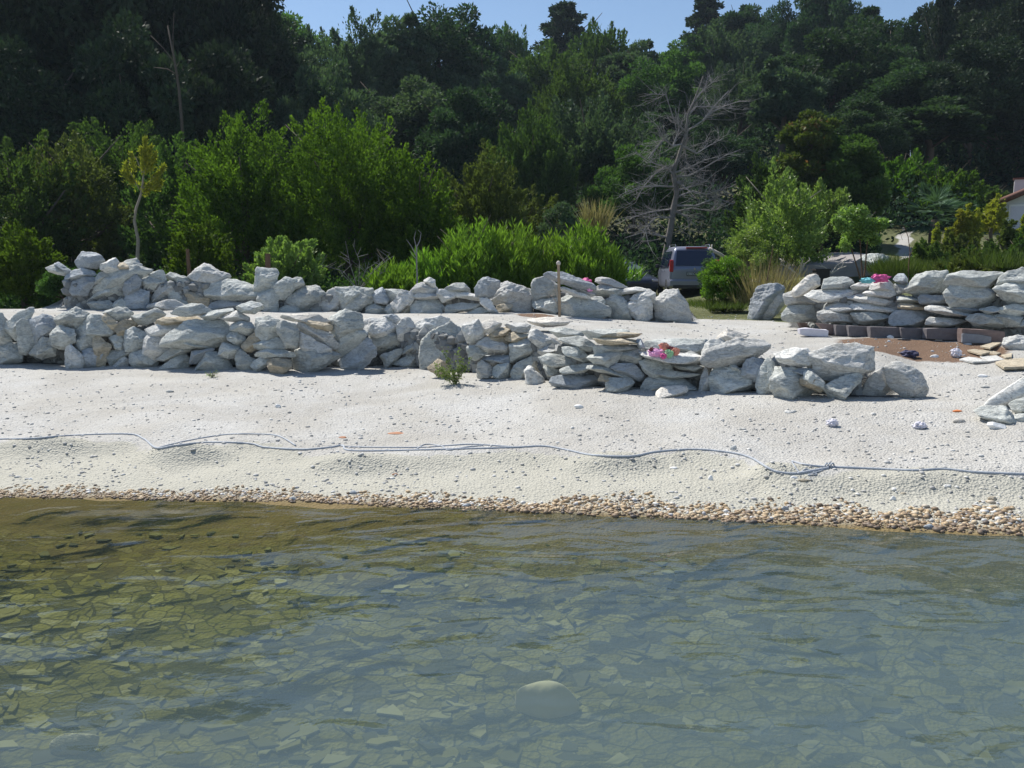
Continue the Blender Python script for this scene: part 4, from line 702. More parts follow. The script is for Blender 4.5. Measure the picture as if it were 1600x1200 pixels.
# ------------------------------------------------------------ foliage
def leaf_mesh(name, pos, dr, L, W_, mat, tint, parent, loc=(0, 0, 0)):
    n_ = len(pos); dr = dr/np.maximum(np.linalg.norm(dr, axis=1), 1e-6)[:, None]; s = np.cross(dr, RNG.normal(size=(n_, 3))); s /= np.maximum(np.linalg.norm(s, axis=1), 1e-6)[:, None]
    L = np.asarray(L)[:, None]; W_ = np.asarray(W_)[:, None]; m = pos+dr*L*.45
    V = np.stack([pos, m+s*W_/2, pos+dr*L, m-s*W_/2], 1).reshape(-1, 3); b = (np.arange(n_)*4)[:, None]
    return np_mesh(name, V, b+np.arange(4)[None], mat, parent, loc, tint=np.repeat(np.clip(tint, 0, 1), 4))
def usph(n_, r): v = r.normal(size=(n_, 3)); return v/np.linalg.norm(v, axis=1)[:, None]
def crown_pts(kind, w_, h_, n_, seed, z0=.05, d_=None):
    """leaf positions, directions, tints for a crown w wide, h tall, standing on z=0"""
    r = np.random.default_rng(seed); d_ = d_ or w_
    def warp(u): return 1+.13*np.sin(3*u[:, 0]*2+seed)*np.cos(2.3*u[:, 2]*2+seed*1.7)+.12*np.sin(5*u[:, 1]+seed*.7)
    if kind == 'broad':
        K_ = 90; u = usph(K_, r); u[:, 2] = np.abs(u[:, 2])*1.3-.45; u /= np.linalg.norm(u, axis=1)[:, None]; rad = r.uniform(.5, .95, K_)*warp(u)
        C = u*rad[:, None]*[w_/2, d_/2, h_*(1-z0)/2]+[0, 0, h_*(z0+(1-z0)/2)]; cr = r.uniform(.09, .17, K_)*w_*.9
        k_ = r.integers(0, K_, n_); v = usph(n_, r); v[:, 2] = v[:, 2]*.75+.15; rr_ = r.random(n_)**.35
        pos = C[k_]+v*(rr_*cr[k_])[:, None]*[1, 1, .8]; dr = v+r.normal(size=(n_, 3))*.6; tn_ = .25+.5*r.random(K_)[k_]+r.normal(0, .15, n_)
    elif kind == 'feather':
        K_ = max(60, n_//130); u = usph(K_, r); u[:, 2] = np.abs(u[:, 2])*(1.25 if z0 > .02 else 1.75)-(.35 if z0 > .02 else .85); u /= np.linalg.norm(u, axis=1)[:, None]; rad = r.uniform(.35, .88, K_)*warp(u)
        C = u*rad[:, None]*[w_/2, d_/2, h_*(1-z0)/2]+[0, 0, h_*(z0+(1-z0)/2)]; C[:, 2] -= .06*h_
        D_ = u*[.55, .55, .2]+[0, 0, .75]+r.normal(size=(K_, 3))*.22; D_ /= np.linalg.norm(D_, axis=1)[:, None]; Ls = r.uniform(.09, .19, K_)*min(h_, w_*1.3)
        k_ = r.integers(0, K_, n_); t_ = r.random(n_)**.8; side = r.normal(size=(n_, 3))*(1.05-t_)[:, None]*(Ls[k_]*.26)[:, None]
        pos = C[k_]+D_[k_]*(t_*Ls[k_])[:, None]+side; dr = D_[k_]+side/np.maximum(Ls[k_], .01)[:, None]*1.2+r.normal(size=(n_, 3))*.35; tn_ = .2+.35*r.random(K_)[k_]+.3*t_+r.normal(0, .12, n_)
    elif kind == 'ole':
        K_ = max(30, n_//60); a = r.uniform(0, 6.28, K_); q_ = np.sqrt(r.random(K_)); ux = np.cos(a)*q_; uy = np.sin(a)*q_
        hh = h_*(1-.45*q_**2.2)*r.uniform(.4, 1.05, K_); C = np.stack([ux*w_*.42, uy*d_*.42, hh*.0], 1); T = np.stack([ux*w_*.5, uy*d_*.5, hh], 1)
        k_ = r.integers(0, K_, n_); t_ = .12+.88*r.random(n_)**.75; ax = T[k_]-C[k_]; pos = C[k_]+ax*t_[:, None]; out = r.normal(size=(n_, 3)); out[:, 2] = 0; out /= np.linalg.norm(out, axis=1)[:, None]
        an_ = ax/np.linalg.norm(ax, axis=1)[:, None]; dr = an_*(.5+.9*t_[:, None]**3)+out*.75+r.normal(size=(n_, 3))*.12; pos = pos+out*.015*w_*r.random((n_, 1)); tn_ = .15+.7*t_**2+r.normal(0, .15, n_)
    elif kind == 'conifer':
        t_ = r.random(n_)**.85; tier = np.floor(t_*13)/13; a = r.integers(0, 9, n_)*(6.283/9)+tier*17+r.normal(0, .13, n_); rad = (1-tier)**.55*r.random(n_)**.6*w_/2*(.75+.4*np.sin(a*3+tier*40+seed))
        pos = np.stack([np.cos(a)*rad, np.sin(a)*rad, h_*(z0+(1-z0)*(tier+.03))-rad*.18+r.normal(0, .012, n_)*h_], 1); dr = np.stack([np.cos(a), np.sin(a), .1+0*a], 1)+r.normal(size=(n_, 3))*.5; tn_ = r.random(n_)
    return pos, dr, tn_
def trunk_mb(h_, r0, seed, limbs=6, lean=0., w_=1., bot=0.):
    rs = random.Random(seed); mb = MB(); pts = [Vector((0, 0, bot-.4))]; k_ = 7
    for i in range(1, k_+1): pts.append(Vector((lean*i/k_+rs.uniform(-.03, .03)*h_*.5, rs.uniform(-.02, .02)*h_, h_*.8*i/k_)))
    mb.tube(pts, [r0*(1.1-i/k_*.8) for i in range(k_+1)], 8)
    for j in range(limbs):
        i = rs.randint(2, k_-1); a = rs.uniform(0, 6.28); L = w_*rs.uniform(.25, .45); p0 = pts[i]; p2 = p0+Vector((math.cos(a)*L, math.sin(a)*L, L*rs.uniform(.4, 1.1))); p1 = p0.lerp(p2, .5)+Vector((0, 0, -.08*L))
        rr_ = r0*(1.1-i/k_*.8)*.55; mb.tube([p0, p1, p2], [rr_, rr_*.7, rr_*.25], 6)
    return mb
def tree(name, kind, px, ytop, Y, wpx, mat, label, n_=26000, leaf=None, z0=.1, r0=None, seed=None, group='trees on the hillside', cat='tree', ybase=None, aspect=.5, bark='bark', dd=None):
    seed = seed if seed is not None else int(px*7+ytop+Y) % 9973
    x = P(px, 420, Y).x; g_ = Hs(x, Y)-.1 if ybase is None else P(px, ybase, Y).z
    top = P(px, ytop, Y).z; h_ = top-g_; w_ = wpx*Y/F; leaf = leaf or .0042*Y
    e = empty(name, (x, Y, g_), 0, label, cat, group)
    pos, dr, tn_ = crown_pts(kind, w_, h_, n_, seed, z0, dd); L = RNG.uniform(.7, 1.3, len(pos))*leaf
    leaf_mesh('crown', pos, dr, L, L*aspect, M[mat], tn_, e)
    trunk_mb(h_, r0 or .028*h_+.02, seed, 7, 0, w_).build('trunk', M[bark], e, smooth=True)
    return e
def copy_tree(src, px, ytop, Y, wpx, label, rz=0, mat=None, group='trees on the hillside'):
    """copy the thing and its parts (meshes shared), rescaled"""
    x = P(px, 420, Y).x; g_ = Hs(x, Y)-.1; h_ = P(px, ytop, Y).z-g_; w_ = wpx*Y/F
    r = src.copy(); col.objects.link(r); r.location = (x, Y, g_); r.rotation_euler = (0, 0, rz); r.scale = (w_/src['w0'], w_/src['w0'], h_/src['h0'])
    for ch in [c for c in bpy.data.objects if c.parent == src]:
        c = ch.copy(); col.objects.link(c); c.parent = r
        if mat and c.name.startswith('crown'):
            c.material_slots[0].link = 'OBJECT'; c.material_slots[0].material = M[mat]
    r['label'] = label; r['group'] = group; return r
def proto(name, kind, px, ytop, Y, wpx, mat, label, **kw):
    e = tree(name, kind, px, ytop, Y, wpx, mat, label, **kw); e['w0'] = wpx*Y/F; e['h0'] = P(px, ytop, Y).z-e.location.z; return e
# --- forest prototypes (each is also a tree of its own)
pb1 = proto('broadleaf_tree', 'broad', 690, 0, 66, 200, 'lf_dark', 'dark domed tree touching the frame top left of the sky gap', n_=42000, seed=11)
pb2 = proto('broadleaf_tree', 'broad', 1290, 55, 62, 190, 'lf_dark', 'rounded dark tree high on the right slope', n_=42000, seed=12, z0=.2)
pb3 = proto('broadleaf_tree', 'broad', 1215, 92, 56, 105, 'lf_grey', 'pale domed tree left of the dark rounded ones', n_=30000, seed=13, z0=.3)
pf1 = proto('feathery_tree', 'feather', 925, 155, 46, 200, 'lf_grey', 'big grey green feathery tree left of the dead tree', n_=52000, seed=21, leaf=.17)
pf2 = proto('feathery_tree', 'feather', 555, 22, 60, 150, 'lf_grey', 'tall grey green feathery tree at centre left', n_=36000, seed=22, leaf=.2)
pf3 = proto('feathery_tree', 'feather', 1120, 38, 84, 130, 'lf_grey', 'upright feathery tree on the skyline above the dead tree', n_=30000, seed=23, leaf=.27)
pc1 = proto('conifer_tree', 'conifer', 880, 3, 96, 150, 'lf_conifer_and_shade', 'dark spreading conifer standing alone on the skyline', n_=16000, seed=31, leaf=.4)
pc2 = proto('conifer_tree', 'conifer', 1093, -12, 100, 110, 'lf_conifer_and_shade', 'dark narrow conifer right of the sky gap', n_=14000, seed=32, leaf=.4)
FOR = [  # source, px, ytop, Y, width, material, label
(pb2, 40, -170, 40, 330, 'lf_conifer_and_shade', 'very dark tall tree filling the top left corner'), (pb1, 170, -190, 44, 300, 'lf_conifer_and_shade', 'very dark tall tree second from the left edge'),  # left-hand broadleaf crowns take the dark needle colour as painted shade
(pb2, 290, -150, 46, 260, 'lf_conifer_and_shade', 'dark tall tree behind the slender pale trunk'), (pb1, 385, -60, 50, 190, 'lf_conifer_and_shade', 'dark tall tree bordering the sky at upper left'),
(pb1, 60, 60, 34, 260, 'lf_conifer_and_shade', 'dark lower tree above the left shrubs'), (pb2, 215, 70, 36, 230, 'lf_conifer_and_shade', 'dark lower tree above the yellow sapling'), (pb2, 350, 90, 38, 210, 'lf_conifer_and_shade', 'dark lower tree left of the pale bushy one'),
(pb3, 445, 12, 74, 130, 'lf_mid', 'hazy round tree under the upper left sky patch'), (pb2, 505, 118, 44, 140, 'lf_grey', 'grey green bushy tree above the big bright shrub'),
(pb3, 620, 20, 62, 110, 'lf_grey', 'round grey green tree just left of the dark domed one'), (pb1, 640, 120, 50, 190, 'lf_grey', 'wide mid slope tree at centre left'), (pb2, 730, 150, 46, 170, 'lf_dark', 'dark tree left of the big feathery one'),
(pf2, 770, 42, 80, 90, 'lf_conifer_and_shade', 'spiky dark tree at the left end of the sky gap'), (pf3, 800, 38, 92, 60, 'lf_mid', 'thin pointed tree on the skyline left of the conifer'), (pf2, 850, 60, 76, 130, 'lf_mid', 'soft mid green tree under the skyline conifer'),
(pf3, 935, 32, 78, 100, 'lf_mid', 'pointed green tree rising into the sky gap'), (pf1, 900, 95, 62, 150, 'lf_mid', 'feathery tree behind the big grey green one'), (pb3, 985, 60, 72, 90, 'lf_grey', 'small round tree under the middle of the sky gap'),
(pb1, 1025, 78, 66, 130, 'lf_mid', 'leafy round tree behind the dead tree top'), (pb3, 1060, 60, 84, 90, 'lf_mid', 'low skyline tree left of the narrow conifer'), (pb3, 1150, 2, 96, 85, 'lf_dark', 'round dark tree right of the narrow conifer'),
(pf1, 1150, 100, 66, 130, 'lf_grey', 'feathery tree right behind the dead tree crown'), (pb1, 1215, 0, 88, 110, 'lf_dark', 'dark skyline tree at upper right of centre'), (pb2, 1265, -25, 84, 120, 'lf_dark', 'tall dark skyline tree, second right of the conifer'),
(pb3, 1335, 18, 78, 110, 'lf_dark', 'round dark tree below the upper right sky chip'), (pb1, 1375, 30, 70, 140, 'lf_dark', 'broad dark tree left of the tall pine trunk'), (pb2, 1500, -40, 72, 190, 'lf_conifer_and_shade', 'tall dark tree in the upper right'),
(pb1, 1590, -60, 66, 180, 'lf_conifer_and_shade', 'tall dark tree in the top right corner'), (pb1, 1395, 95, 58, 190, 'lf_dark', 'wide layered dark tree at right middle'), (pb2, 1500, 75, 55, 180, 'lf_conifer_and_shade', 'dark rounded tree above the house side'),
(pb3, 1440, 150, 52, 150, 'lf_dark', 'dark tree behind the thin pale pole'), (pb1, 1555, 120, 58, 170, 'lf_dark', 'dark tree rising above the house'), (pb2, 1330, 165, 50, 170, 'lf_dark', 'dark tree above the bright leafy crown'),
(pf1, 830, 175, 42, 140, 'lf_mid', 'green feathery tree left of the big feathery one'), (pb2, 990, 235, 41, 130, 'lf_mid', 'bushy tree at the left foot of the dead tree'), (pb1, 1110, 190, 52, 150, 'lf_dark', 'dark tree behind the dead tree right limbs'),
(pc1, 1580, 165, 54, 120, 'lf_conifer_and_shade', 'dark layered conifer at the right edge above the house'), (pb3, 1040, 170, 55, 130, 'lf_dark', 'dark tree directly behind the dead tree'), (pb2, 760, 95, 64, 140, 'lf_grey', 'grey green tree below the spiky dark one'),
(pb1, 470, 80, 58, 150, 'lf_grey', 'grey green tree below the hazy round one'), (pc2, 1450, -30, 66, 60, 'lf_conifer_and_shade', 'dark tall pine with bare trunk in the upper right'),
(pb1, -120, -120, 40, 300, 'lf_dark', 'dark tall tree just beyond the left edge'), (pb2, 1730, -60, 60, 240, 'lf_dark', 'dark tall tree just beyond the right edge'), (pb2, -150, 120, 30, 260, 'lf_dark', 'dark lower tree just beyond the left edge')]
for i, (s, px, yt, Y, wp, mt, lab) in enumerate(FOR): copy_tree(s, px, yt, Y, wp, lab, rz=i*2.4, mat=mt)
# --- nearer trees and shrubs, each its own crown
SH = 'shrubs behind the walls'
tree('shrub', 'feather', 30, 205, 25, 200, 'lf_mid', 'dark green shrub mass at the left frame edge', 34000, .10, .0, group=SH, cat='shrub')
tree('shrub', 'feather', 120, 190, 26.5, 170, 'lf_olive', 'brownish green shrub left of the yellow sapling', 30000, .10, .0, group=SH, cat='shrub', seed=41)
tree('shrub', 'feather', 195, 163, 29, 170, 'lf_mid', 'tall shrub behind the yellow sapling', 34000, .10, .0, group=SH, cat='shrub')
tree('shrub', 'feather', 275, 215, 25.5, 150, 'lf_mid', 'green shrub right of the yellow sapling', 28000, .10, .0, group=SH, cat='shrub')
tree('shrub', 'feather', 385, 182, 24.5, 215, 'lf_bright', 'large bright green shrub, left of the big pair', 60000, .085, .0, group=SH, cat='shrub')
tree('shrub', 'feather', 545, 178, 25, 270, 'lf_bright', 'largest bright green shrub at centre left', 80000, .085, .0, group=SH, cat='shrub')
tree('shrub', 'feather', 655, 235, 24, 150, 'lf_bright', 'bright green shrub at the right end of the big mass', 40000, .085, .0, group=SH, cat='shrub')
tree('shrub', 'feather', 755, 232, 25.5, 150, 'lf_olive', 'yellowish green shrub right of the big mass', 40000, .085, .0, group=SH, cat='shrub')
tree('shrub', 'feather', 820, 285, 28, 110, 'lf_olive', 'olive shrub behind the tall oleander', 22000, .09, .0, group=SH, cat='shrub')
tree('shrub', 'broad', 880, 322, 26, 90, 'lf_grey', 'grey leafed bush behind the right oleander', 16000, .08, .0, group=SH, cat='shrub')
tree('shrub', 'feather', 35, 350, 19.5, 120, 'lf_bright', 'low bright bush at the bottom of the left edge', 26000, .07, .0, group=SH, cat='shrub')
tree('shrub', 'broad', 95, 420, 18.2, 60, 'lf_mid', 'small dark bush overgrowing the left end of rear wall', 12000, .06, .0, group=SH, cat='shrub')
tree('shrub', 'feather', 312, 342, 20.5, 110, 'lf_bright', 'small bright bush above the short brown post', 24000, .07, .0, group=SH, cat='shrub')
tree('shrub', 'feather', 445, 364, 19.6, 115, 'lf_light', 'leafy bush spilling over the upright pale block', 24000, .075, .0, group=SH, cat='shrub')
OL = 'oleanders behind the rear wall'
for (px, yt, Y, wp, n_, lab) in [(622, 410, 19.3, 90, 9000, 'low oleander at the left of the row'), (668, 392, 19.6, 90, 10000, 'oleander behind the bare twig sapling'), (738, 346, 19.8, 110, 15000, 'tall pointed oleander at the left of the tall ones'), (800, 350, 20, 110, 14000, 'oleander right of the tall pointed one'),
                                (850, 362, 20.2, 100, 13000, 'oleander just left of the wooden stake'), (912, 352, 20, 112, 16000, 'tall oleander right of the wooden stake'), (948, 382, 20.6, 50, 7000, 'oleander with loose tips near the dark car')]:
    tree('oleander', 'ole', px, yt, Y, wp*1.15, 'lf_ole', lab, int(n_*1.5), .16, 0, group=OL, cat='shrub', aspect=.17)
# right side plants
tree('tree', 'broad', 1255, 155, 37, 105, 'lf_red', 'reddish tipped tree right of the dead tree', 30000, .16, .0, group='trees on the right')
tree('tree', 'feather', 1190, 240, 35, 110, 'lf_mid', 'green tree between dead tree and light leafy tree', 24000, .14, .0, group='trees on the right')
tree('tree', 'broad', 1325, 203, 36, 105, 'lf_mid', 'bright green rounded crown behind the small three stemmed tree', 30000, .15, .0, group='trees on the right')
tree('tree', 'feather', 1215, 268, 25, 150, 'lf_light', 'light leafy tree with glinting leaves right of the van', 26000, .085, .0, group='trees on the right', bark='palebark')
tree('tree', 'feather', 1280, 282, 27, 100, 'lf_light', 'leaning light leafed bough right of the glinting tree', 12000, .085, .25, group='trees on the right')
tree('shrub', 'broad', 1290, 330, 28, 150, 'lf_dark', 'dark shadowy bush behind the stone ledge', 20000, .10, .0, group=SH, cat='shrub')
tree('shrub', 'broad', 1134, 400, 20.3, 78, 'lf_ole', 'low bright bush beside the van', 17000, .055, .0, group=SH, cat='shrub')
tree('shrub', 'broad', 1107, 398, 22.5, 26, 'lf_grey', 'thin grey leafed sprig over the van corner', 1800, .07, .1, group=SH, cat='shrub')
tree('shrub', 'broad', 1170, 360, 23.5, 95, 'lf_light', 'glinting bush under the light leafy tree', 16000, .06, .0, group=SH, cat='shrub')
tree('shrub', 'feather', 1395, 240, 44, 150, 'lf_bright', 'green shrub bank behind the small tree', 26000, .17, .0, group=SH, cat='shrub')
tree('shrub', 'feather', 1460, 265, 42, 140, 'lf_bright', 'green shrub bank below the thin pole', 26000, .16, .0, group=SH, cat='shrub')
tree('shrub', 'feather', 1520, 290, 44, 100, 'lf_mid', 'green shrub left of the house', 16000, .16, .0, group=SH, cat='shrub')
for (px, yt, Y, wp, mt, lab) in [(1440, 375, 24, 70, 'grass', 'grassy bush just right of the path'), (1490, 360, 25, 90, 'lf_olive', 'olive bush below the palm'), (1535, 374, 24, 80, 'lf_mid', 'green bush before the house wall'), (1605, 372, 23, 70, 'lf_mid', 'green bush at the right edge before the house'), (1570, 332, 27, 26, 'lf_olive', 'tall olive shoots before the house corner'), (1596, 326, 27, 28, 'lf_yel', 'yellow shoots before the house window'), (1592, 352, 26, 40, 'lf_mid', 'upright green shoots against the house wall'), (1585, 390, 19, 90, 'lf_mid', 'low dark bush above the right wall end'), (1510, 395, 19, 120, 'lf_olive', 'low olive undergrowth behind the right wall')]:
    tree('shrub', 'feather', px, yt, Y, wp, mt, lab, 15000, .08, .0, group=SH, cat='shrub')
for (px, yt, yb, wp, lab) in [(1508, 310, 400, 12, 'tallest yellow green columnar shrub'), (1496, 322, 400, 11, 'yellow green column second tallest'), (1460, 352, 385, 10, 'short yellow green column left of the others'), (1480, 350, 400, 13, 'yellow green column of middle height'), (1520, 330, 400, 14, 'yellow green column nearest the house')]:
    tree('columnar_shrub', 'broad', px, yt, 30, wp, 'lf_yel', lab, 3500, .09, .0, group='yellow green columns near the house', cat='shrub')
tree('shrub', 'feather', 1545, 305, 31, 40, 'lf_yel', 'yellow green bush touching the house corner', 6000, .10, .2, group=SH, cat='shrub')
# small tree with three stems
e = empty('small_tree', P(1337, 446, 20), 0, 'small light green tree on three thin dark stems', 'tree')
q = lambda px, py, dy=0: P(px, py, 20+dy)-P(1337, 446, 20)
for a in ([(1347, 446), (1340, 420), (1330, 388), (1324, 375)], [(1348, 446), (1346, 410), (1344, 380), (1340, 360)], [(1348, 446), (1352, 420), (1354, 390), (1356, 372)]):
    mb = MB(); mb.tube([q(*z) for z in a], [.02, .017, .014, .008], 6); mb.build('stem', M['darkwood'], e)
pos = []; 
for (cx_, cy_, r_) in [(1325, 335, 17), (1340, 345, 20), (1318, 352, 14), (1362, 352, 16), (1377, 350, 11), (1350, 362, 16), (1330, 368, 14), (1345, 330, 10), (1320, 384, 10), (1308, 345, 7), (1365, 375, 10)]:
    v = usph(520, RNG)*(RNG.random((520, 1))**.5)*r_*20/F; pos.append(v*[1, 1.2, .8]+np.array(q(cx_, cy_, RNG.uniform(-.3, .3)))[None])
pos = np.concatenate(pos); n_ = len(pos); leaf_mesh('crown', pos, RNG.normal(size=(n_, 3)), RNG.uniform(.05, .1, n_), RNG.uniform(.03, .05, n_), M['lf_light'], RNG.random(n_)*.85, e)
# yellow sapling
e = empty('yellow_sapling', P(215, 430, 20), 0, 'slender sapling with yellow leaves and crooked trunk', 'tree'); q = lambda px, py, dy=0: P(px, py, 20+dy)-P(215, 430, 20)
mb = MB(); mb.tube([q(216, 440), q(215, 400), q(216, 375), (q(210, 345)), q(213, 325), q(220, 305), q(223, 285), q(226, 250)], [.045, .04, .038, .034, .03, .026, .02, .01], 7)
for s_, t_ in (((221, 300), (203, 268)), ((223, 295), (243, 272)), ((225, 275), (212, 245)), ((224, 270), (238, 250)), ((222, 300), (240, 290))): mb.tube([q(*s_), q((s_[0]+t_[0])/2, (s_[1]+t_[1])/2+2), q(*t_)], [.014, .01, .005], 5)
mb.build('trunk', M['palebark'], e, smooth=True); pos = []; dr = []
for (a_, b_, c_, d_, m_) in [(203, 285, 196, 255, 1), (210, 270, 205, 240, 1), (226, 270, 227, 216, 3), (238, 285, 256, 260, 2), (232, 270, 243, 240, 2), (228, 300, 246, 287, 1), (200, 280, 193, 268, 1), (226, 255, 220, 232, 1), (230, 250, 236, 230, 1), (225, 305, 232, 288, 1), (240, 296, 252, 285, 1), (212, 290, 204, 276, 1)]:
    k_ = 170*m_; t_ = RNG.random(k_)[:, None]; A_ = np.array(q(a_, b_)); B2 = np.array(q(c_, d_)); pos.append(A_+(B2-A_)*t_+RNG.normal(size=(k_, 3))*.034*(1.3-t_)); dr.append((B2-A_)/np.linalg.norm(B2-A_)+RNG.normal(size=(k_, 3))*.5)
pos = np.concatenate(pos); dr = np.concatenate(dr); n_ = len(pos); leaf_mesh('crown', pos, dr, RNG.uniform(.06, .12, n_), RNG.uniform(.02, .035, n_), M['lf_yel'], RNG.random(n_), e)
# slender pale trunk in the dark (280)
mb = MB(); q = lambda px, py: P(px, py, 33)-P(285, 200, 33)
mb.tube([q(286, 230), q(284, 190), q(280, 140), q(272, 90), q(262, 40)], [.06, .055, .05, .04, .02], 7); mb.tube([q(279, 118), q(262, 108), q(240, 105)], [.025, .018, .01], 6); mb.tube([q(275, 100), q(255, 75), q(235, 55)], [.025, .015, .008], 6); mb.tube([q(272, 90), q(270, 60), q(272, 20)], [.022, .015, .008], 6)
tag(mb.build('slender_tree', M['bark'], loc=P(285, 200, 33), smooth=True), 'slender pale trunk against the dark trees upper left', 'tree')
# understorey covering the slope
n_ = 330000; K_ = 2600; r = np.random.default_rng(5); cy = 36+r.random(K_)**1.4*85; cx = (r.uniform(-350, 1950, K_)-800)/F*cy; ok = ~((np.abs(800+cx/cy*F-1400) < 50) & (cy < 40)) & ~((800+cx/cy*F > 1490) & (cy < 52)); cx, cy = cx[ok], cy[ok]; K_ = len(cx)
cz = H(cx, cy); rad = r.uniform(.9, 2.2, K_)*(.6+cy/90); k_ = r.integers(0, K_, n_); v = usph(n_, r); v[:, 2] = np.abs(v[:, 2]); pos = np.stack([cx, cy, cz], 1)[k_]+v*(rad[k_]*r.random(n_)**.3)[:, None]*[1, 1, 1.1]
L = .004*cy[k_]*r.uniform(.7, 1.4, n_)+.04; o = leaf_mesh('undergrowth', pos, v+r.normal(size=(n_, 3))*.7, L, L*.6, M['lf_dark'], r.random(n_)*.7, None); tag(o, 'dense dark undergrowth covering the wooded slope', 'undergrowth', kind='stuff')
n_ = 90000; K_ = 420; cy = r.uniform(19.2, 27, K_); pxx = np.where(r.random(K_) < .75, r.uniform(-150, 600, K_), r.uniform(1440, 1750, K_)); cx = (pxx-800)/F*cy; cz = H(cx, cy); rad = r.uniform(.35, .75, K_); k_ = r.integers(0, K_, n_); v = usph(n_, r); v[:, 2] = np.abs(v[:, 2]); pos = np.stack([cx, cy, cz], 1)[k_]+v*(rad[k_]*r.random(n_)**.3)[:, None]*[1, 1, 1.3]
L = .085*r.uniform(.7, 1.4, n_); o = leaf_mesh('undergrowth', pos, v+r.normal(size=(n_, 3))*.7, L, L*.5, M['lf_mid'], r.random(n_)*.6, None); tag(o, 'low dark green undergrowth behind the rear walls', 'undergrowth', kind='stuff')
# grasses
def grass(name, px, py, wpx, hpx, n_, mat, label, Y=None, kind=None, spread=.5, dyy=.4, wd=.012):
    c = P(px, py, Y) if Y else cast(px, py); s = c.y/F; x = RNG.uniform(-.5, .5, n_)*wpx*s; y = RNG.uniform(-.5, .5, n_)*dyy
    L = hpx*s*RNG.uniform(.45, 1.05, n_); d = np.stack([RNG.normal(0, spread, n_)+x/(wpx*s)*.6, RNG.normal(0, spread, n_), np.ones(n_)], 1)
    z = H(x+c.x, y+c.y)-c.z if Y is None else np.zeros(n_)
    o = leaf_mesh(name, np.stack([x, y, z], 1), d, L, np.full(n_, wd), M[mat], RNG.random(n_), None, c); return tag(o, label, 'grass', kind=kind)
grass('grass_tuft', 1135, 488, 50, 34, 700, 'grass', 'green grass tuft at the gap right of the big boulder', spread=.45)
grass('grass_tuft', 1174, 478, 66, 44, 450, 'drygrass', 'tall dry brown grass by the gap between the walls', 20.0, spread=.35, dyy=1.)
grass('grass_tuft', 1194, 474, 50, 84, 260, 'drygrass', 'sparse tall dry stalks at the left of the right wall', 19.4, spread=.22, dyy=.8)
grass('grass_tuft', 1215, 460, 80, 50, 380, 'drygrass', 'dry grass clump under the light leafy tree', 21.5, spread=.3, dyy=1.2)
grass('grass_tuft', 1110, 480, 70, 16, 900, 'grass', 'short green grass behind the big end boulder', 20, spread=.5, dyy=3)
grass('grass_tuft', 1395, 432, 50, 40, 900, 'grass', 'green grass tuft below the path end', 20.5, spread=.35, dyy=1)
grass('grass_tuft', 1450, 425, 110, 26, 1200, 'grass', 'grass bank right of the path', 22, spread=.4, dyy=3)
grass('grass_tuft', 1560, 420, 120, 38, 1100, 'grass', 'tall grass behind the right end of the wall', 19, spread=.4, dyy=2)
grass('reed_plume', 932, 362, 26, 56, 260, 'drygrass', 'pale dry reed plume rising above the right oleander', 20.6, spread=.28, dyy=.2, wd=.016)
grass('grass_tuft', 980, 440, 40, 38, 120, 'lf_ole', 'loose green shoots beside the dark car', 20.8, spread=.6, wd=.03)
# weeds on the beach
def weed(px, py, wpx, hpx, n_, label, leaf=.035):
    c = cast(px, py); s = c.y/F; e = empty('weed', c, 0, label, 'weed'); mb = MB(); pos = []
    for k_ in range(14):
        t = Vector((random.uniform(-.5, .5)*wpx*s, random.uniform(-.12, .12), random.uniform(.25, 1)*hpx*s)); mb.tube([(0, 0, 0), t*.5+Vector((0, 0, .03)), t], [.004, .003, .0015], 4)
        u_ = RNG.random((n_//14, 1))**.6; pos.append(np.array(t)[None]*u_+RNG.normal(size=(n_//14, 3))*.022)
    mb.build('stems', M['lf_mid'] and M['palebark'], e); pos = np.concatenate(pos); k_ = len(pos)
    leaf_mesh('leaves', pos, RNG.normal(size=(k_, 3))+[0, 0, .4], RNG.uniform(.7, 1.2, k_)*leaf, RNG.uniform(.6, 1, k_)*leaf*.75, M['lf_weed'], RNG.random(k_), e)
M['lf_weed'] = leafmat('weed_leaves', (.10, .15, .05), (.24, .32, .12), .3)
weed(713, 600, 72, 58, 900, 'leafy green weed growing at the foot of the front wall')
weed(332, 590, 22, 10, 90, 'tiny green weed on gravel below the front wall left', .025)

# ------------------------------------------------------------ dead tree
e = empty('dead_tree', P(1040, 440, 36), 0, 'large bare grey dead tree behind the van', 'tree'); O = P(1040, 440, 36)
def zq(X, Y_, dy=0): return P(960+X/3.75, 100+Y_/3.75, 36+dy)-O
rs = random.Random(3)
def twigs(mb, pts, r, lvl, L):
    for k_ in range({2: 12, 1: 6}[lvl]):
        i = rs.randint(1, len(pts)-1) if lvl == 2 else rs.randint(0, len(pts)-1); a_, b_ = pts[max(i-1, 0)], pts[i]; s_ = a_.lerp(b_, rs.random()); ax = (b_-a_).normalized() if (b_-a_).length > 1e-6 else Vector((0, 0, 1))
        d = (ax*.8+Vector((rs.uniform(-1, 1), rs.uniform(-1, 1), rs.uniform(-.55, .8)))*.9).normalized()*L*rs.uniform(.5, 1.2); m_ = s_+d*.5+Vector((rs.uniform(-1, 1), rs.uniform(-1, 1), rs.uniform(-1, 1)))*L*.1
        pp = [s_, m_, s_+d+Vector((0, 0, rs.uniform(-.12, .05)*L))]; mb.tube(pp, [r, r*.7, r*.35], 4, cap=False)
        if lvl == 2: twigs(mb, pp, r*.6, 1, L*.55)
tr = [(275, 1280), (300, 1120), (330, 960), (345, 850), (365, 760), (345, 640), (370, 560), (395, 480), (420, 400), (430, 300), (465, 220), (500, 130), (520, 70)]
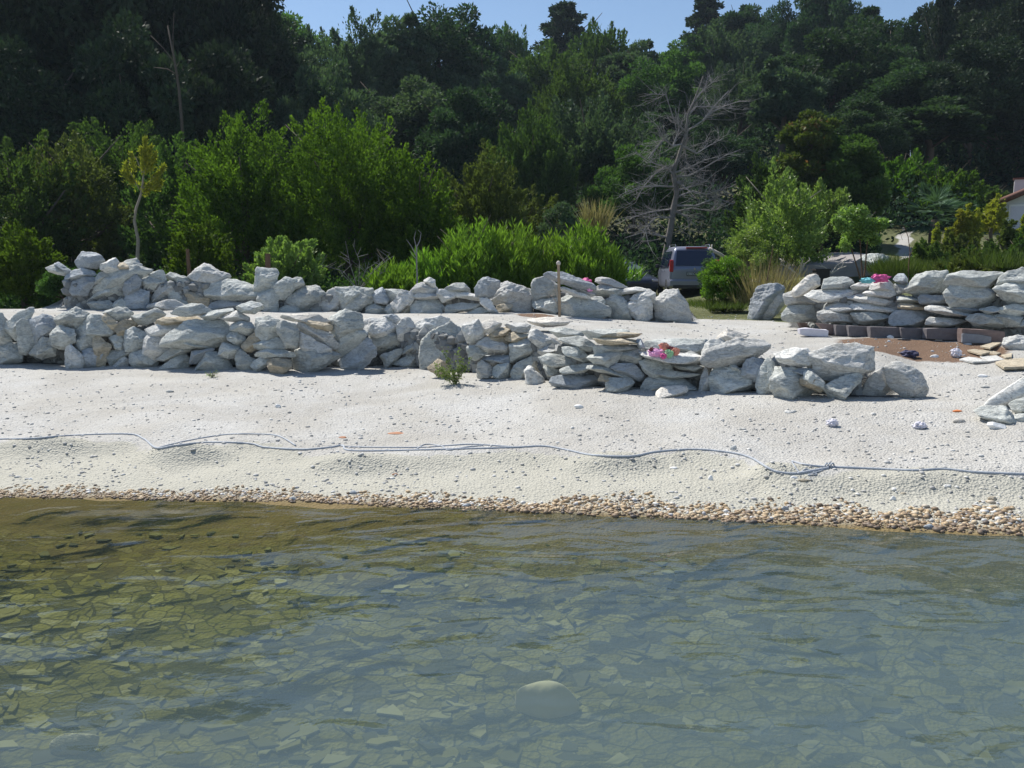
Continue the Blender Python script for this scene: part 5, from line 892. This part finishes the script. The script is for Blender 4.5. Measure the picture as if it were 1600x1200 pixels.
mb = MB(); mb.tube([zq(*a) for a in tr], [.15, .14, .13, .12, .105, .09, .075, .06, .05, .045, .035, .025, .015], 8); mb.build('trunk', M['deadtrunk'], e, smooth=True)
for bi, br in enumerate([[(415, 440), (430, 390), (520, 330), (570, 285), (650, 245), (740, 215)], [(520, 330), (600, 230), (670, 155)], [(465, 220), (520, 150), (585, 100)], [(430, 300), (480, 250), (600, 250), (700, 265)], [(400, 480), (480, 525), (560, 475), (640, 435)],
        [(370, 560), (330, 620), (280, 600), (200, 570), (120, 515)], [(345, 640), (440, 610), (520, 565), (590, 548)], [(360, 660), (440, 655), (540, 600), (640, 540), (740, 500)], [(365, 690), (400, 710), (445, 750)], [(350, 650), (300, 600), (230, 650), (170, 720), (130, 790)], [(360, 720), (260, 715), (150, 720), (50, 760)],
        [(360, 780), (460, 745), (540, 765), (620, 735), (720, 780)], [(355, 830), (480, 830), (600, 785), (690, 820), (780, 790)], [(340, 870), (450, 845), (560, 860), (620, 850)], [(345, 850), (250, 860), (160, 880), (90, 910)], [(330, 1020), (260, 1005), (170, 985), (60, 1020)], [(395, 470), (340, 480), (290, 440), (250, 360), (190, 310)],
        [(420, 400), (350, 330), (300, 180), (210, 175)], [(345, 480), (380, 380), (365, 330)], [(290, 440), (240, 500), (195, 555)], [(430, 430), (410, 500), (430, 600)], [(365, 740), (450, 720), (550, 685)], [(340, 900), (240, 900), (180, 960), (200, 1060)], [(350, 860), (430, 900), (440, 980)]]):
    o_ = rs.uniform(-1.6, 1.6); pts = [zq(a[0], a[1], o_*i/(len(br)-1)) for i, a in enumerate(br)]; mb = MB(); r0 = .042; n2 = len(pts); mb.tube(pts, [r0*(1-.72*i/(n2-1)) for i in range(n2)], 6, cap=False); twigs(mb, pts, .0098, 2, 1.0); mb.build('branch', M['deadbark'], e)

# ------------------------------------------------------------ vehicles
def loft(stations, ringf, name, mat, parent, sub=2):
    V = []; Fc = []; n_ = None
    for s in stations:
        rg_ = ringf(*s); n_ = len(rg_); V += rg_
    for i in range(len(stations)-1):
        for j in range(n_): k_ = (j+1) % n_; Fc.append((i*n_+j, i*n_+k_, (i+1)*n_+k_, (i+1)*n_+j))
    Fc.append(tuple(range(n_))); Fc.append(tuple((len(stations)-1)*n_+j for j in range(n_))[::-1])
    o = mesh_obj(name, V, Fc, mat, parent, smooth=True); bm = bmesh.new(); bm.from_mesh(o.data); bmesh.ops.recalc_face_normals(bm, faces=bm.faces); bm.to_mesh(o.data); bm.free()
    m_ = o.modifiers.new('s', 'SUBSURF'); m_.levels = sub; m_.render_levels = sub; return o
def ringf(y, zb, zt, belt, wl, wr):
    h = [(wl*.55, zb), (wl*.93, zb), (wl*.99, zb+.08), (wl, (zb+belt)/2), (wl*.985, belt-.04), (wl*.965, min(belt, zt-.01)), (wr, max(zt-.07, belt)), (wr*.9, zt-.012), (wr*.5, zt)]
    return [(x, y, z) for x, z in h]+[(-x, y, z) for x, z in h[::-1]]
def wheel(parent, x, y, r=.32):
    s = 1 if x > 0 else -1; w_ = MB(); w_.tube([(x-s*.19, y, r), (x-s*.17, y, r), (x-s*.02, y, r), (x, y, r)], [r*.9, r, r, r*.9], 24); o = w_.build('wheel', M['tyre'], parent, smooth=False)
    m2 = MB(); m2.tube([(x-.001*s, y, r), (x+s*.012, y, r)], [r*.62, r*.55], 16); m2.build('rim', M['chrome'], o)
def quadp(name, pts, mat, parent, th=.012):
    c = sum((Vector(p_) for p_ in pts), Vector())/len(pts); nrm = (Vector(pts[1])-Vector(pts[0])).cross(Vector(pts[-1])-Vector(pts[0])).normalized()*th; n_ = len(pts)
    V = [Vector(p_)+nrm for p_ in pts]+[Vector(p_)-nrm for p_ in pts]; return mesh_obj(name, V, [tuple(range(n_)), tuple(range(2*n_-1, n_-1, -1))]+[(i, i+n_, (i+1) % n_+n_, (i+1) % n_) for i in range(n_)], mat, parent)
def van():
    Y = 31.5; c = P(1084, 468, Y); c.z = Hs(c.x, Y); e = empty('parked_van', c, R(-3), 'grey blue minivan seen from behind, parked by the rear wall gap', 'van')
    st = [(0, .42, .98, .93, .80, .74), (.03, .33, 1.02, .97, .85, .77), (.10, .28, 1.14, 1.0, .88, .775), (.20, .27, 1.44, 1.01, .885, .74), (.30, .27, 1.70, 1.01, .89, .70), (.45, .26, 1.765, 1.01, .89, .70), (1.2, .25, 1.80, 1.0, .89, .71), (2.4, .25, 1.79, .99, .89, .71), (2.9, .25, 1.70, .99, .89, .69), (3.35, .25, 1.32, .98, .88, .74), (3.65, .25, 1.10, .96, .87, .78), (4.2, .27, .98, .86, .84, .72), (4.4, .33, .82, .74, .78, .62), (4.45, .4, .66, .6, .7, .55)]
    loft(st, ringf, 'body', M['vanpaint'], e)
    bz_ = MB(); bz_.box((0, .02, .47), (1.72, .20, .26)); o = bz_.build('bumper', M['vanpaint'], e); bv = o.modifiers.new('b', 'BEVEL'); bv.width = .05; bv.segments = 3
    b2 = MB(); b2.box((0, .0, .36), (1.5, .18, .10)); b2.build('lower_bumper', M['vandark'], e)
    quadp('rear_window', [(-.66, .065, 1.08), (.66, .065, 1.08), (.60, .262, 1.62), (-.60, .262, 1.62)], M['glass'], e, .02)
    for s in (-1, 1):
        t = MB(); t.box((s*.80, .06, 1.08), (.13, .16, .42)); o = t.build('tail_light', M['red'], e); bv = o.modifiers.new('b', 'BEVEL'); bv.width = .03; bv.segments = 3
        for (y0, y1, y2, y3) in ((.42, 1.15, 1.15, .52), (1.22, 2.12, 2.08, 1.22), (2.19, 3.12, 2.78, 2.15)):
            p_ = [(s*.885, y0, 1.04), (s*.885, y1, 1.04), (s*.742, y2, 1.60), (s*.742, y3, 1.60)]; quadp('side_window', p_, M['glass'], e, .012)
        rr_ = MB(); rr_.tube([(s*.60, .55, 1.77), (s*.60, .7, 1.84), (s*.60, 2.3, 1.85), (s*.60, 2.45, 1.77)], .018, 6); rr_.build('roof_rail', M['chrome'], e)
        mr = MB(); mr.box((s*.98, 2.95, 1.08), (.16, .09, .15)); o = mr.build('wing_mirror', M['vandark'], e); bv = o.modifiers.new('b', 'BEVEL'); bv.width = .03
        for yy in (.85, 3.55): wheel(e, s*.89, yy)
        for yy in (1.3, 2.25): dh = MB(); dh.box((s*.905, yy, .90), (.03, .17, .03)); dh.build('door_handle', M['vanpaint'], e)
    pl = MB(); pl.box((0, -.015, .80), (.56, .02, .15)); o = pl.build('number_plate', M['plateb'], e)
    fc = bpy.data.curves.new('plate_text', 'FONT'); fc.body = 'EBECCOV'; fc.size = .13; fc.align_x = 'CENTER'; fc.align_y = 'CENTER'; fc.extrude = .003; fc.materials.append(M['platew']); to = bpy.data.objects.new('plate_text', fc); col.objects.link(to); bpy.context.view_layer.update(); tm = bpy.data.meshes.new_from_object(to.evaluated_get(bpy.context.evaluated_depsgraph_get())); bpy.data.objects.remove(to); to = bpy.data.objects.new('lettering', tm); col.objects.link(to); to.parent = o; to.location = (.03, -.032, .80); to.rotation_euler = (R(90), 0, 0)
    bd = MB(); bd.tube([(0, -.012, .975), (0, -.03, .975)], .035, 12); bd.build('badge', M['chrome'], e)
    hb = MB(); hb.box((.1, .30, 1.72), (.75, .08, .045)); hb.build('high_brake_light', M['red'], e)
    wi = MB(); wi.tube([(.05, .075, 1.09), (-.2, .13, 1.28)], .01, 5); wi.build('wiper', M['vandark'], e)
van()
def car():
    Y = 33.5; c = P(1000, 462, Y); c.z = Hs(c.x, Y); e = empty('parked_car', c, R(14), 'dark blue car facing the beach, left of the van', 'car')
    st = [(0, .35, .62, .58, .66, .5), (.05, .27, .72, .66, .76, .6), (.3, .24, .84, .78, .84, .7), (.9, .22, .94, .86, .87, .76), (1.25, .22, 1.0, .90, .87, .74), (1.6, .22, 1.18, .92, .87, .66), (2.05, .22, 1.38, .93, .87, .60), (2.6, .22, 1.44, .93, .87, .59), (3.3, .22, 1.40, .93, .87, .58), (3.8, .24, 1.12, .94, .85, .62), (4.1, .3, .95, .88, .80, .62)]
    loft(st, ringf, 'body', M['carpaint'], e)
    quadp('windscreen', [(-.66, 1.28, 1.035), (.66, 1.28, 1.035), (.55, 1.95, 1.355), (-.55, 1.95, 1.355)], M['windscreen'], e, .02)
    for s in (-1, 1):
        t = MB(); t.box((s*.62, .08, .66), (.26, .14, .12)); o = t.build('headlight', M['chrome'], e); bv = o.modifiers.new('b', 'BEVEL'); bv.width = .03
        quadp('side_window', [(s*.865, 1.75, .96), (s*.865, 3.4, .96), (s*.64, 3.1, 1.33), (s*.64, 2.15, 1.33)], M['glass'], e, .012)
        mr = MB(); mr.box((s*.96, 1.6, 1.0), (.18, .09, .12)); mr.build('wing_mirror', M['carpaint'], e)
        for yy in (.75, 3.3): wheel(e, s*.87, yy, .3)
    gr = MB(); gr.box((0, .02, .5), (.8, .08, .12)); gr.build('grille', M['vandark'], e)
car()

# ------------------------------------------------------------ house, ledge, palm
HY = 42.; c = P(1559, 385, HY); xl = c.x; zb = 2.8
e = empty('house', (xl+4.93, HY+.86, zb), R(-27), 'white house with red tiled roof and chimney at the right edge', 'house')
zt = P(1559, 316, HY).z-zb; rise = 1.75
mb = MB(); mb.add([(-4, -3, -1), (4, -3, -1), (4, -3, zt), (0, -3, zt+rise), (-4, -3, zt), (-4, 5, -1), (4, 5, -1), (4, 5, zt), (0, 5, zt+rise), (-4, 5, zt)], [(0, 1, 2, 3, 4), (9, 8, 7, 6, 5), (0, 4, 9, 5), (1, 6, 7, 2)]); mb.build('wall', M['plaster'], e)
mb = MB()
for s in (-1, 1):
    for k_ in range(30):
        y0 = -3.4+k_*.29; a_ = Vector((s*4.45, y0, zt-.17)); b_ = Vector((0, y0, zt+rise+.06)); mb.tube([a_, b_], .15, 8)
rf = mb.build('roof', M['tile'], e, smooth=True)
mb = MB()
for s in (-1, 1): mb.box((s*2.2, -3.43, zt+rise/2-.10), (4.85, .06, .16), Matrix.Rotation(s*math.atan2(rise, 4), 3, 'Y'))
mb.build('verge_board', M['white'], e)
mb = MB(); cx_ = -3.25; mb.box((cx_, -1.5, zt+.62), (.42, .42, 1.0)); ch = mb.build('chimney', M['plaster'], rf); mb = MB(); mb.box((cx_, -1.5, zt+1.16), (.52, .52, .08)); mb.build('chimney_cap', M['tile'], ch)
for (lx, px, py, w_, h_) in [(-3.2, 1578, 340, .75, 1.0), (-2.3, 1594, 348, .5, 1.1), (.4, 1625, 345, 1., 1.2)]:
    q = P(px, py, HY)-Vector((xl+4, HY+3, zb)); q.x = lx; f = MB(); f.box((q.x, -3.02, q.z), (w_+.16, .08, h_+.16)); fo = f.build('window', M['white'], e); g_ = MB(); g_.box((q.x, -3.07, q.z), (w_, .03, h_)); g_.build('pane', M['glass'] if px > 1600 else M['lilac'], fo)
mb = MB(); q = P(1590, 366, HY-1.2)-Vector((xl+4, HY+3, zb)); mb.box((-1.6, -3.5, q.z), (3.6, .9, .14)); mb.build('step', M['white'], e)
# stone ledge behind the right wall
LY = 24.; mb = MB(); fr = [(1222, 418), (1262, 414), (1330, 411), (1345, 404), (1392, 402), (1392, 427), (1340, 432), (1262, 432), (1208, 442)]
A_ = [P(a, b, LY) for a, b in fr]; c = P(1300, 440, LY); n_ = len(A_); Bk = [q+Vector((0, 2.6, (0.2 if i < 5 else 0))) for i, q in enumerate(A_)]
o = mesh_obj('stone_ledge', [q-c for q in A_]+[q-c for q in Bk], [tuple(range(n_)), tuple(range(2*n_-1, n_-1, -1))]+[(i, i+n_, (i+1) % n_+n_, (i+1) % n_) for i in range(n_)], M['concrete'], loc=c); bm = bmesh.new(); bm.from_mesh(o.data); bmesh.ops.triangulate(bm, faces=bm.faces[:]); bmesh.ops.subdivide_edges(bm, edges=bm.edges[:], cuts=5, use_grid_fill=True)
for v in bm.verts: v.co += .02*noise.noise_vector(v.co*2.2)+.015*noise.noise_vector(v.co*7)
bmesh.ops.recalc_face_normals(bm, faces=bm.faces); bm.to_mesh(o.data); bm.free(); tag(o, 'pale concrete ledge on the slope behind the right wall', 'ledge')
lone('boulder', None, [1345, 405, 1362, 397, 1392, 400, 1392, 420, 1350, 420], 'grey', 'flat topped grey block at the right end of the concrete ledge', 'boulder', .9, 61, Y=23.6)
sticks('driftwood', 1248, 428, .55, 'pale driftwood branches lying against the ledge', 23.2, 14, 'drift', 6, 2.2, .02)
sticks('driftwood', 1300, 424, .5, 'bleached forked stick before the ledge middle', 23.2, 15, 'drift', 4, 2., .02)
mb = MB(); b_ = P(1282, 446, 20.4); mb.box((0, 0, .17), (.30, .28, .36)); mb.box((0, 0, .36), (.34, .32, .04)); tag(mb.build('crate', M['black'], loc=b_), 'black box behind the cream slab of the right wall', 'box')
# palm
e = empty('palm', P(1458, 375, 34), 0, 'blue green fan palm on the slope left of the house', 'palm'); mb = MB(); mb.tube([(0, 0, -1.5), (0, 0, .3), (.03, 0, .75)], [.2, .17, .14], 10); mb.build('trunk', M['bark'], e); pos = []; dr = []; rs = random.Random(9)
for k_ in range(34):
    a = rs.uniform(0, 6.28); el_ = rs.uniform(-.4, 1.3); L_ = rs.uniform(.7, 1.1); tip = Vector((math.cos(a)*math.cos(el_), math.sin(a)*math.cos(el_), math.sin(el_)))*L_+Vector((.03, 0, .8))
    for j in range(26):
        f_ = (j-13)/13*1.2; ax = (tip-Vector((.03, 0, .8))).normalized(); sd = ax.cross(Vector((0, 0, 1))).normalized(); d = ax*math.cos(f_)+sd*math.sin(f_)+Vector((0, 0, -.15)); pos.append(tip); dr.append(d)
n_ = len(pos); leaf_mesh('fronds', np.array(pos), np.array(dr), RNG.uniform(.45, .75, n_), np.full(n_, .05), M['lf_palm'] if 'lf_palm' in M else leafmat('palm_fronds', (.05, .10, .06), (.12, .20, .13), .2), RNG.random(n_), e)
# arching twigs near the path
mb = MB(); q = lambda px, py: P(px, py, 19)-P(1421, 440, 19)
mb.tube([q(1419, 445), q(1420, 412), q(1422, 395), q(1419, 370), q(1412, 352), q(1404, 353)], [.012, .011, .01, .008, .006, .003], 5); mb.tube([q(1422, 400), q(1426, 390), q(1424, 386)], [.007, .005, .003], 5); mb.tube([q(1410, 375), q(1406, 362), q(1399, 356)], [.005, .004, .003], 4)
tag(mb.build('arching_twig', M['darkwood'], loc=P(1421, 440, 19)), 'thin dark arching twig beside the path', 'twig')
mb = MB(); q = lambda px, py: P(px, py, 20.5)-P(1196, 445, 20.5); mb.tube([q(1196, 450), q(1202, 420), q(1208, 385)], [.02, .016, .01], 5); mb.tube([q(1203, 415), q(1198, 395)], [.008, .004], 4)
tag(mb.build('dry_twig', M['darkwood'], loc=P(1196, 445, 20.5)), 'thin dark upright stem in the dry grass', 'stem')
# ------------------------------------------------------------ air
mb = MB(); mb.box((0, 190, 27), (760, 480, 66)); hz = mb.build('haze', None); hm = bpy.data.materials.new('air'); hm.use_nodes = True; hn = hm.node_tree; hn.nodes.remove(hn.nodes['Principled BSDF'])
pv = hn.nodes.new('ShaderNodeVolumePrincipled'); pv.inputs['Color'].default_value = (.66, .82, 1, 1); pv.inputs['Density'].default_value = .0003; pv.inputs['Anisotropy'].default_value = .2; hn.links.new(pv.outputs[0], hn.nodes['Material Output'].inputs['Volume']); hz.data.materials.append(hm); tag(hz, 'thin blue air between camera and hillside', 'haze', kind='stuff')
# label check
seen = {}
for o in bpy.data.objects:
    if o.parent is None and 'label' in o:
        seen.setdefault(o['label'], []).append(o.name)
        if not 4 <= len(o['label'].split()) <= 16: print('LABEL LEN', len(o['label'].split()), o['label'])
    for k_ in ('w0', 'h0'):
        if k_ in o: del o[k_]
for k_, v in seen.items():
    if len(v) > 1: print('DUP', k_, v)
